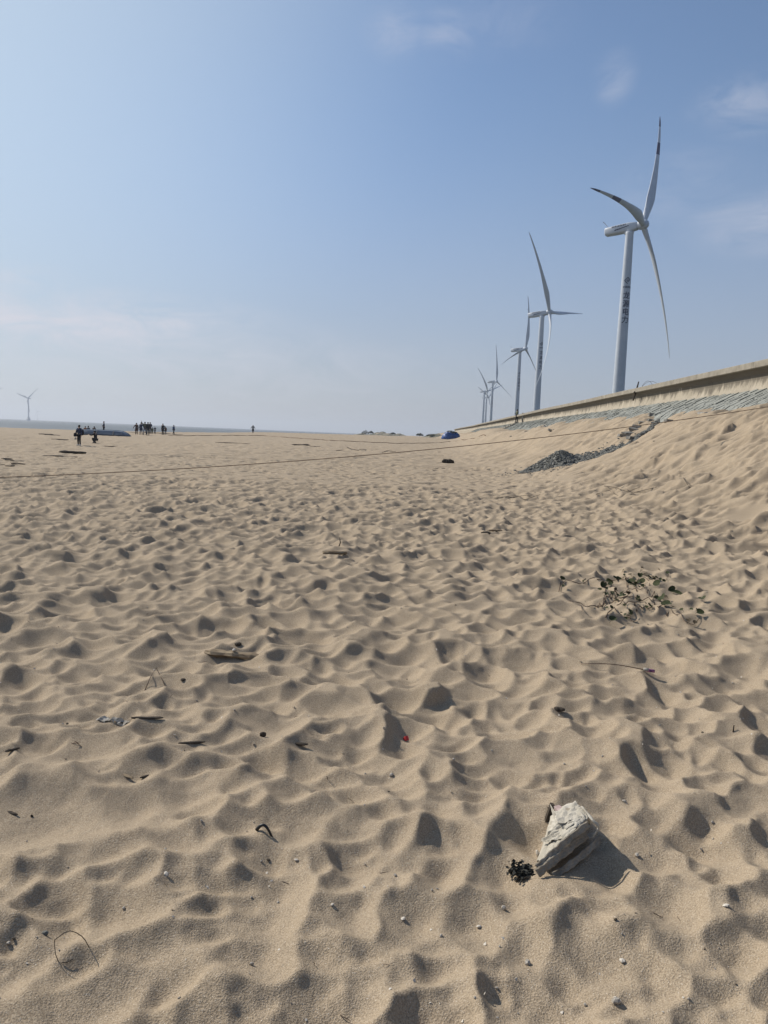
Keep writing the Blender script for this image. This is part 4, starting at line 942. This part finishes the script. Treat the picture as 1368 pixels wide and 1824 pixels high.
TW = [(((880, 889), (905, 888.5), (935, 891), (962, 888)), 'long row of flat twigs lying across the middle beach'), (((905, 892), (925, 889), (948, 887)), 'shorter twig crossing the long flat row of twigs'),
      (((1075, 878), (1095, 872), (1118, 874), (1140, 869)), 'left twig of the loose brushwood at the slope foot'), (((1108, 866), (1126, 872), (1150, 876)), 'middle twig of the loose brushwood at the slope foot'), (((1130, 880), (1150, 872), (1170, 868)), 'right twig of the loose brushwood at the slope foot'),
      (((1062, 882), (1085, 879), (1100, 880)), 'lowest twig of the loose brushwood at the slope foot'), (((1216, 866), (1228, 867), (1237, 869)), 'single dark twig on the slope right of the brushwood'),
      (((598, 802), (610, 801), (616, 803)), 'left end twig of the far brushwood line'), (((618, 797), (625, 801), (640, 802)), 'forked twig of the far brushwood line'), (((640, 801), (648, 803), (657, 802)), 'right end twig of the far brushwood line'), (((680, 805), (690, 804), (705, 805)), 'dark twigs lying right of the far brushwood line under the rope')]
for pix, lb in TW:
    d0 = on(*pix[0]).y; stick('twig', lb, 'twig', [q+((.02+.02*(i % 2))*min(d0/15, 2),) for i, q in enumerate(pix)], max(.004, d0*.0004), DWOOD, group='twigs scattered over the beach')
for (px, py, L_, t_, lb) in [(536, 793, 2.2, .17, 'left and longest of the far dark timbers'), (545, 792.5, .7, .16, 'short dark timber in the middle of the far timbers'), (562, 795, 1.5, .11, 'right hand flat one of the far dark timbers'), (415, 789.5, 4.2, .09, 'long thin plank lying alone on the far sand'),
        (107, 812, 1.9, .17, 'left log of the dark pair in front of the standing man'), (130, 810, 1.6, .22, 'right log of the dark pair in front of the standing man'), (82, 774, 2.0, .16, 'dark timber left of the boat nearest the left edge'), (93, 775.5, 2.0, .15, 'dark timber between the left edge timber and the boat'),
        (107, 783.5, 2.0, .14, 'dark driftwood left of the standing man'), (202, 795, 2.4, .12, 'thin dark driftwood right of the crouching person'), (237, 771, 2.6, .10, 'dark log at the feet of the person in a brown coat'), (280, 772, 5.2, .15, 'long dark log behind the strolling group'), (309, 774, 3.6, .16, 'dark log at the feet of the lone walker in blue grey'), (384, 769, 1.6, .15, 'tiny dark log near the water left of the lone person'), (398, 769, 1.8, .15, 'tiny dark log near the water closest to the lone person')]:
    chunk('log', lb, 'log', px, py, L_*.85, t_*.6, DWOOD, random.uniform(-.1, .1), 'dark timbers on the far beach', n=5)
rd = random.Random(12)
for k in range(16):
    px, py = rd.uniform(0, 45), 825+rd.gauss(0, 5); chunk('debris', 'dark scrap in the debris patch at the left edge below the rope', 'debris', px, py, rd.uniform(.1, .5), rd.uniform(.015, .04), DWOOD, rd.uniform(-.4, .4), 'dark debris at the left edge')
# the beach vine
SV = 4.0235
def vp(x, y, h=.012): return on(960+x/SV, 980+y/SV)+Vector((0, 0, h))
o0 = vp(560, 330, 0); vine = empty('beach_vine', o0); tag(vine, 'sprawling beach vine with dark green rounded leaves on the sand', 'plant')
STEMS = [[(420, 415), (450, 380), (480, 350), (560, 320), (640, 305), (760, 290), (800, 270)], [(420, 410), (400, 412), (330, 405), (270, 385), (215, 368)], [(300, 400), (310, 440)], [(460, 370), (540, 335), (620, 345), (720, 345)], [(130, 262), (190, 240), (330, 235), (450, 240), (540, 230), (660, 232), (760, 240), (850, 190), (930, 180)],
    [(470, 340), (480, 260), (520, 240)], [(430, 410), (520, 380), (600, 365), (680, 300)], [(480, 470), (540, 425), (640, 430), (700, 460)], [(640, 425), (700, 425), (780, 410), (880, 415), (960, 460), (1070, 490), (1150, 490)], [(700, 340), (780, 350), (830, 380)], [(780, 320), (840, 330)], [(700, 300), (680, 240), (740, 170)], [(500, 350), (560, 355), (640, 330)], [(560, 400), (640, 380), (700, 380)], [(600, 165), (620, 190), (650, 190)]]
mb = MB()
for st in STEMS:
    pts = []
    for a, b_ in zip(st[:-1], st[1:]):
        for t in np.linspace(0, 1, 4, endpoint=False): pts.append(vp(a[0]+(b_[0]-a[0])*t+rd.gauss(0, .8), a[1]+(b_[1]-a[1])*t+rd.gauss(0, .8), .010+.010*abs(math.sin(len(pts)*.45))))
    pts.append(vp(*st[-1])); mb.tube(local(vine, pts), [.0052-.0026*i/len(pts) for i in range(len(pts))], 5)
mb.build('stems', STEM, vine, True)
LV = [(650, 190, 1.5), (665, 182, 1.2), (570, 200, 1.1), (545, 210, .9), (505, 245, 1.1), (495, 225, .7), (460, 265, 1), (435, 300, .6), (740, 180, .6), (720, 215, .7), (760, 235, .8), (790, 215, .8), (830, 210, .8), (840, 190, .6), (870, 185, .5), (920, 180, .6), (845, 260, 1.1), (690, 250, .6), (680, 290, .7), (845, 328, 1.1), (885, 370, 1.3), (915, 400, 1.4), (905, 365, .8), (950, 345, 1.1), (990, 358, 1.2), (1170, 375, 1.0), (1150, 480, .9), (1085, 460, .6), (1130, 437, .4), (790, 408, .6), (700, 380, .6), (705, 340, .5), (530, 490, .9), (165, 252, .9), (180, 248, .6), (510, 265, .7), (560, 355, .5), (720, 240, .8), (700, 215, .6), (960, 440, .6), (1020, 448, .5), (1075, 490, .6), (740, 240, .9), (780, 240, .8), (810, 235, .7), (600, 170, .5), (860, 160, .6), (480, 320, .5), (740, 300, .5), (650, 300, .5)]
for k in range(46):                                    # small young leaves along the runners
    st = rd.choice(STEMS[3:10]+STEMS[11:]); i = rd.randrange(len(st)-1); t = rd.random(); LV.append((st[i][0]*(1-t)+st[i+1][0]*t+rd.gauss(0, 8), st[i][1]*(1-t)+st[i+1][1]*t+rd.gauss(0, 5), rd.uniform(.3, .62)))
mb = MB(); mbb = MB()
for k, (x, y, s_) in enumerate(LV):
    c = local(vine, [vp(x, y, rd.uniform(.02, .055))])[0]; r_ = .042*s_; nrm = Vector((rd.gauss(0, .5), rd.gauss(-.45, .5), 1)).normalized(); t1 = nrm.orthogonal().normalized(); t1 = Matrix.Rotation(rd.uniform(0, 6.28), 3, nrm) @ t1; t2 = nrm.cross(t1); fold = rd.uniform(.15, .7)
    vs = [c]; nn = 14
    for i in range(nn):
        a = i/nn*2*math.pi; q = r_*(1-.28*math.exp(-((a-math.pi)/.35)**2)+.06*math.cos(3*a)); dx, dy = q*math.cos(a), q*math.sin(a)*.92; vs.append(c+t1*dx+t2*dy+nrm*(abs(dy)*fold+.12*dx*dx/r_))
    (mbb if rd.random() < .15 else mb).add(vs, [(0, 1+i, 1+(i+1) % nn) for i in range(nn)])
    mb.tube([c, c-t1*r_*.7-nrm*.01, c-t1*r_-Vector((0, 0, .02))], .0016, 4)
mb.build('leaves', LEAF, vine, True); mbb.build('withered_leaves', LEAFB, vine, True)

# ------------------------------------------------------------------ the torn sack
sg = on(1000, 1548).z
def sp(px, py, h): return upz(px, py, sg+h)
base_ = sp(1000, 1530, 0); sack = empty('torn_sack', base_); tag(sack, 'torn dirty white woven sack slumped on the foreground sand', 'sack')
SEC = [[(953, 1540, -.03), (957, 1533, .012), (961, 1534, .035), (964, 1538, .045), (963, 1542, .012), (962, 1546, -.02)],
       [(966, 1506, -.03), (971, 1500, .02), (981, 1506, .058), (990, 1511, .080), (990, 1516, .02), (990, 1524, -.02)],
       [(972, 1478, -.03), (981, 1474, .05), (1000, 1481, .098), (1016, 1488, .116), (1017, 1494, .03), (1019, 1504, -.02)],
       [(978, 1460, -.03), (986, 1450, .08), (1010, 1455, .132), (1040, 1467, .146), (1041, 1474, .035), (1043, 1488, -.02)],
       [(988, 1455, -.03), (1003, 1438, .10), (1026, 1432, .15), (1049, 1458, .155), (1052, 1468, .04), (1055, 1482, -.02)],
       [(1005, 1452, -.03), (1014, 1442, .05), (1031, 1439, .075), (1046, 1455, .075), (1050, 1463, .02), (1053, 1475, -.02)]]
PS = np.array([[list(sp(*q)-base_) for q in r] for r in SEC])
def crm(P, t):
    n = len(P)-1; i = min(int(t*n), n-1); f_ = t*n-i; p0 = P[max(i-1, 0)]; p1 = P[i]; p2 = P[i+1]; p3 = P[min(i+2, n)]
    return .5*((2*p1)+(-p0+p2)*f_+(2*p0-5*p1+4*p2-p3)*f_*f_+(-p0+3*p1-3*p2+p3)*f_**3)
nu_, nv_ = 110, 100; mb = MB(); rings = []
for i in range(nu_+1):
    row = crm(PS, i/nu_); r_ = []
    for j in range(nv_+1):
        p = Vector(crm(row, j/nv_)); f_ = math.sin(math.pi*j/nv_)**.5*math.sin(math.pi*min(max(i/nu_, .03), .97))**.4
        a, b_ = i/nu_*6, j/nv_*5
        w1 = 1-abs(float(pn(a*.9+b_*.7, b_*.9-a*.3, 71))); w2 = 1-abs(float(pn(a*2.1-b_, b_*2.3+a*.6, 72))); w3 = float(pn(a*5, b_*5, 73))
        wr_ = float(pn(a*.6, b_*.6, 75)); f1 = abs(math.sin(math.pi*(1.25*b_+.45*a+1.1*wr_))); f2_ = abs(math.sin(math.pi*(.9*a-.55*b_+1.4*float(pn(a*.7, b_*.7, 76)))))
        r_.append(p+Vector((-.25, -.45, 1))*f_*(.010*(w1-.75)+.010*(f1**.6-.6)*(.5+w2*.5)+.009*(f2_**.55-.6)+.003*w3))
    rings.append(r_)
mb.rings(rings, False, closed=False); clo = mb.build('cloth', SACK, sack, True)
def band(name, pix, w_, m, th=.35):
    pts = [sp(*q)-base_ for q in pix]; P_ = np.array([list(p) for p in pts]); fine = [Vector(crm(P_, t)) for t in np.linspace(0, 1, 26)]
    mb = MB(); rings = []
    for i, p in enumerate(fine):
        d = (fine[min(i+1, 25)]-fine[max(i-1, 0)]).normalized(); vd = Vector((.35, -.75, .55)); sd = d.cross(vd).normalized(); up_ = sd.cross(d).normalized(); k = w_*(1+.12*math.sin(i*.9)+.08*math.sin(i*2.3))
        rings.append([p+sd*k*c_+up_*k*s_*th+up_*.002*math.sin(i*1.7+c_*3) for (c_, s_) in ((-1, -.4), (-1.02, .5), (-.8, 1), (-.2, .75), (.3, .85), (.8, 1), (1.02, .5), (1, -.4))])
    mb.rings(rings); return mb.build(name, m, sack)
band('folded_hem', [(957, 1546, .038), (975, 1528, .062), (992, 1513, .085), (1018, 1491, .122), (1048, 1468, .156)], .0125, SACKD)
band('folded_hem', [(957, 1556, .024), (975, 1542, .045), (995, 1526, .064), (1020, 1506, .085), (1044, 1486, .108)], .015, SACKD)
band('folded_hem', [(985, 1561, .006), (1008, 1546, .02), (1030, 1529, .032), (1052, 1510, .042), (1068, 1494, .045)], .013, SACKD)
mb = MB(); pts = [sp(*q)-base_ for q in ((1036, 1437, .155), (1045, 1447, .165), (1055, 1460, .168), (1065, 1470, .15), (1065.5, 1476, .135), (1061, 1483, .12), (1057, 1489, .105))]
P_ = np.array([list(p) for p in pts]); mb.tube([Vector(crm(P_, t)) for t in np.linspace(0, 1, 24)], [.0062+.0012*math.sin(i*1.3) for i in range(24)], 7, flat=.6); mb.build('drawstring', SACK, sack, True)
mb = MB(); q = [sp(*k)-base_ for k in ((1045, 1488, .095), (1050, 1483, .10), (1056, 1483, .104), (1060, 1487, .104), (1058, 1491, .096), (1051, 1493, .09))]; n_ = Vector((.1, -.6, .4)).normalized()*.004
mb.add(q+[k-n_ for k in q], [(0, 1, 2, 3, 4, 5), (11, 10, 9, 8, 7, 6)]+[(i, i+6, (i+1) % 6+6, (i+1) % 6) for i in range(6)]); mb.build('torn_flap', SACK, sack)
def flap(name, pix, m, th=.004):
    q = [sp(*k)-base_ for k in pix]; n_ = Vector((-.2, .7, .2)).normalized()*th; n = len(q); mb = MB()
    mb.add(q+[k+n_ for k in q], [tuple(range(n)), tuple(range(n, 2*n))[::-1]]+[(i, i+n, (i+1) % n+n, (i+1) % n) for i in range(n)]); return mb.build(name, m, sack)
def sheet(name, corners, m, seed, n=34, amp=.0065):
    q = [sp(*k)-base_ for k in corners]; nrm = (q[1]-q[0]).cross(q[3]-q[0]).normalized(); nrm = nrm if nrm.z > 0 else -nrm; mb = MB()
    for i in range(n+1):
        for j in range(n+1):
            a, b_ = i/n, j/n; ea = .035*float(pn(b_*5+seed, 1.5, seed)); eb = .035*float(pn(a*5+seed, 3.5, seed)); a2, b2 = a+ea*(2*a-1), b_+eb*(2*b_-1)
            p = (q[0]*(1-a2)+q[1]*a2)*(1-b2)+(q[3]*(1-a2)+q[2]*a2)*b2
            w_ = float(pn(a*1.3+seed, b_*1.3, 80)); c1 = abs(((a*2.1+b_*1.1+w_*.9) % 1)*2-1); c2 = abs(((b_*2.6-a*.8+w_*1.2+.3) % 1)*2-1); c3 = abs(((a*1.2-b_*1.7+.7*float(pn(a*2, b_*2+seed, 81))) % 1)*2-1)
            lift = .010*max(0, abs(2*a-1)-.7)*abs(float(pn(b_*4, seed+.5, 82)))/.3
            mb.v.append(p+nrm*(.012+amp*(c1+c2*.8+c3*.7-1.2)+lift+.0012*float(pn(a*14, b_*14, 83))))
    for i in range(n):
        for j in range(n): k = i*(n+1)+j; mb.f.append((k, k+n+1, k+n+2, k+1)); mb.m.append(0)
    o_ = mb.build(name, m, sack); md = o_.modifiers.new('thick', 'SOLIDIFY'); md.thickness = .0018; md.offset = 1; return o_
sheet('cloth_fold', [(966, 1503, .034), (997, 1468, .118), (1040, 1468, .150), (1003, 1499, .095)], SACK, 3)
sheet('cloth_fold', [(990, 1450, .115), (1027, 1433, .160), (1047, 1456, .162), (997, 1472, .122)], SACK, 7, amp=.0055)
flap('torn_flap', [(988, 1460, .075), (983, 1446, .095), (980.5, 1433, .12), (985, 1440, .115), (990, 1452, .10)], SACK)
flap('pink_lining', [(989, 1447, .10), (987, 1437, .118), (997, 1435, .125), (1004, 1440, .128), (1001, 1450, .118)], PINK)
flap('torn_flap', [(967, 1501, .03), (976, 1488, .052), (992, 1474, .085), (998, 1470, .10), (994, 1486, .088), (985, 1499, .055), (976, 1496, .045)], SACK)
flap('torn_flap', [(996, 1484, .10), (997, 1474, .112), (1018, 1468, .138), (1032, 1468, .148), (1014, 1482, .128), (1002, 1492, .108)], SACK, .008)
flap('torn_flap', [(1012, 1458, .138), (1020, 1438, .158), (1025, 1432, .165), (1027, 1437, .163), (1020, 1452, .15)], SACKD)
flap('torn_flap', [(1003, 1470, .122), (1012, 1462, .14), (1030, 1452, .162), (1036, 1456, .163), (1022, 1467, .148), (1008, 1477, .128)], SACK, .006)
flap('torn_flap', [(1000, 1450, .128), (1008, 1440, .148), (1020, 1442, .158), (1012, 1452, .142)], SACKD, .005)
flap('torn_flap', [(990, 1498, .082), (996, 1488, .098), (1016, 1480, .128), (1026, 1476, .142), (1012, 1488, .122), (998, 1500, .094)], SACK, .005)
p = on(978, 1459); o = empty('dark_hollow', p); tag(o, 'shaded hollow at the left side of the sack put in as a small dark box', 'driftwood'); mb = MB(); mb.box((0, 0, .03), (.009, .012, .045), Matrix.Rotation(.25, 3, 'Y'), jit=.25); mb.build('body', DWOOD, o)  # dark box stands in for the shaded hollow beside the sack
p = on(930, 1556); o = empty('seaweed_clump', p+Vector((.014, 0, -.006))); tag(o, 'crumpled black seaweed clump at the lower end of the sack', 'seaweed'); mb = MB()
for k in range(420):
    f_ = rd.random(); cx = -.05+.13*f_+rd.gauss(0, .012); hh = .034*(1-f_)+.014; c = Vector((cx, rd.gauss(0, .022), rd.uniform(0, hh)*1.2)); d = Vector((rd.gauss(0, 1), rd.gauss(0, 1), rd.gauss(0, .8))).normalized(); e = d.orthogonal().normalized(); r_ = rd.uniform(.005, .013); f2 = d.cross(e)*r_*.4
    mb.add([c-d*r_, c+e*r_*.7+f2, c+d*r_, c-e*r_*.7+f2, c-f2*.4], [(0, 1, 4), (1, 2, 4), (2, 3, 4), (3, 0, 4)])
for k in range(26):
    f_ = k/25; mb.rock((-.045+.12*f_+rd.gauss(0, .008), rd.gauss(0, .014), .012+.022*(1-f_)*rd.random()), rd.uniform(.008, .018), squash=.8, seed=k+400)
mb.v = [(a, b, c*.75) for (a, b, c) in mb.v]; mb.build('fronds', WEED, o); stick('straw', 'thin dark stick under the black seaweed clump', 'stick', [(918, 1571), (930, 1569, .004), (945, 1566, .004)], .004, DWOOD, .004)
p = on(958, 1527); o = empty('shell', p); tag(o, 'white shell chip standing beside the lower end of the sack', 'shell'); mb = MB(); mb.rock((0, 0, .016), .012, squash=1.7, seed=4); mb.build('valve', SHELL, o)

# ------------------------------------------------------------------ shells, pebbles and scraps strewn over the near sand
ROCKS = [(697, 1383, .016, 'pale knobbly stone in the middle of the foreground', PEBB), (940, 1718, .020, 'pale grey stone at the bottom right of centre', PEBB), (1112, 1429, .015, 'whitish stone on the sand above right of the sack', PEBB), (897, 1619, .016, 'pale stone at the edge of a deep print below the seaweed', PEBB), (80, 1665, .016, 'dark grey stone left of the wire loop', GRAVEL), (592, 1613, .014, 'curved white shell left of the lower centre prints', SHELL), (718, 1638, .013, 'white shell right of the lower centre prints', SHELL), (1293, 1615, .016, 'pale flat shell piece in the lower right corner', SHELL), (528, 1526, .014, 'white shell tip standing up near the rubber strip', SHELL), (1098, 1786, .018, 'flat pale shell lying near the bottom edge', PEBB), (853, 1652, .014, 'white broken shell by the deep print in lower centre', SHELL), (296, 1559, .016, 'long white shell sliver above the dark left prints', SHELL), (448, 1719, .014, 'grey brown pebble in the lower left', PEBB), (1108, 1712, .016, 'white hinged shell with a dark gap below the sack', SHELL)]
for (px, py, r_, lb, m) in ROCKS:
    p = on(px, py); o = empty('stone' if m is not SHELL else 'shell', p, rd.uniform(0, 6)); tag(o, lb, 'stone' if m is not SHELL else 'shell'); mb = MB(); r_ *= .68; mb.rock((0, 0, r_*.45), r_, squash=.8 if m is not SHELL else .45, seed=int(px)); mb.build('body' if m is not SHELL else 'valve', m, o)
def shell_mesh(seed):
    r_ = random.Random(seed); mb = MB(); n = 9; a0 = r_.uniform(1.2, 2.6); vs = [Vector((0, 0, 0))]
    for i in range(n): a = -a0/2+a0*i/(n-1); q = r_.uniform(.8, 1.1); vs.append(Vector((q*math.cos(a), q*math.sin(a), .28*math.cos(a*1.5)*q)))
    lo = [v*.93-Vector((0, 0, .14)) for v in vs]
    mb.add(vs+lo, [(0, i, i+1) for i in range(1, n)]+[(n+1, n+2+i, n+1+i) for i in range(1, n)]+[(i, i+n+1, i+n+2, i+1) for i in range(0, n)]+[(n, 2*n+1, n+1, 0)]); return mb.mesh('shell_fragment')
def strew(kind, label, cat, group, meshes, m, count, r0, r1, ymax, power=1.6):
    for me_ in meshes:
        if not me_.materials: me_.materials.append(m)
    for k in range(count):
        y = 1.75+(ymax-1.75)*rd.random()**power; t = rd.uniform(-.55, .55); x = t*y; z = ZZ(x, y)
        if (x-.62)**2+(y-2.85)**2 < .05: continue
        o = bpy.data.objects.new(kind, meshes[k % len(meshes)]); COL.objects.link(o); s_ = rd.uniform(r0, r1)*(1+.35*(rd.random() < .15))
        o.location = (x, y, z+s_*.25); o.scale = (s_, s_, s_*rd.uniform(.7, 1.1)); o.rotation_euler = (rd.gauss(0, .6), rd.gauss(0, .6), rd.uniform(0, 6.28)); tag(o, label, cat, group)
strew('shell_fragment', 'small broken white shell fragment lying loose on the trodden sand', 'shell', 'white shell fragments strewn over the sand', [shell_mesh(k) for k in range(9)], SHELL, 250, .0045, .0105, 8.5)
def rm(seed, sq): mb = MB(); mb.rock((0, 0, .3), 1.0, squash=sq, seed=seed); return mb.mesh('pebble')
strew('pebble', 'small grey brown pebble lying loose on the trodden sand', 'pebble', 'pebbles strewn over the sand', [rm(k, .7) for k in range(6)], PEBB, 130, .003, .008, 8.5)
strew('wood_scrap', 'tiny dark wood scrap lying loose on the trodden sand', 'wood scrap', 'dark wood scraps strewn over the sand', [rm(k+30, .35) for k in range(6)], DWOOD, 60, .003, .008, 11, 1.1)
def twm(seed):
    r_ = random.Random(seed); mb = MB(); mb.tube([(-1, 0, .05), (-.3, r_.uniform(-.2, .2), .12), (.4, r_.uniform(-.2, .2), .08), (1, r_.uniform(-.3, .3), .03)], [.05, .07, .06, .03], 5); return mb.mesh('twig_bit')
strew('twig_bit', 'short thin twig bit lying loose on the trodden sand', 'twig', 'twig bits strewn over the sand', [twm(k) for k in range(6)], STEM, 60, .009, .024, 11, 1.1)

# ------------------------------------------------------------------ sea air
hz = bpy.data.materials.new('haze'); hz.use_nodes = True; t = hz.node_tree; t.nodes.clear()
ho = t.nodes.new('ShaderNodeOutputMaterial'); pv_ = t.nodes.new('ShaderNodeVolumePrincipled'); pv_.inputs['Color'].default_value = (.80, .86, .95, 1); pv_.inputs['Density'].default_value = .00022; pv_.inputs['Anisotropy'].default_value = .25
t.links.new(pv_.outputs[0], ho.inputs['Volume'])
mb = MB(); mb.box((0, 7200, 62), (15000, 7700, 74)); o = mb.build('haze', hz); tag(o, kind='stuff')
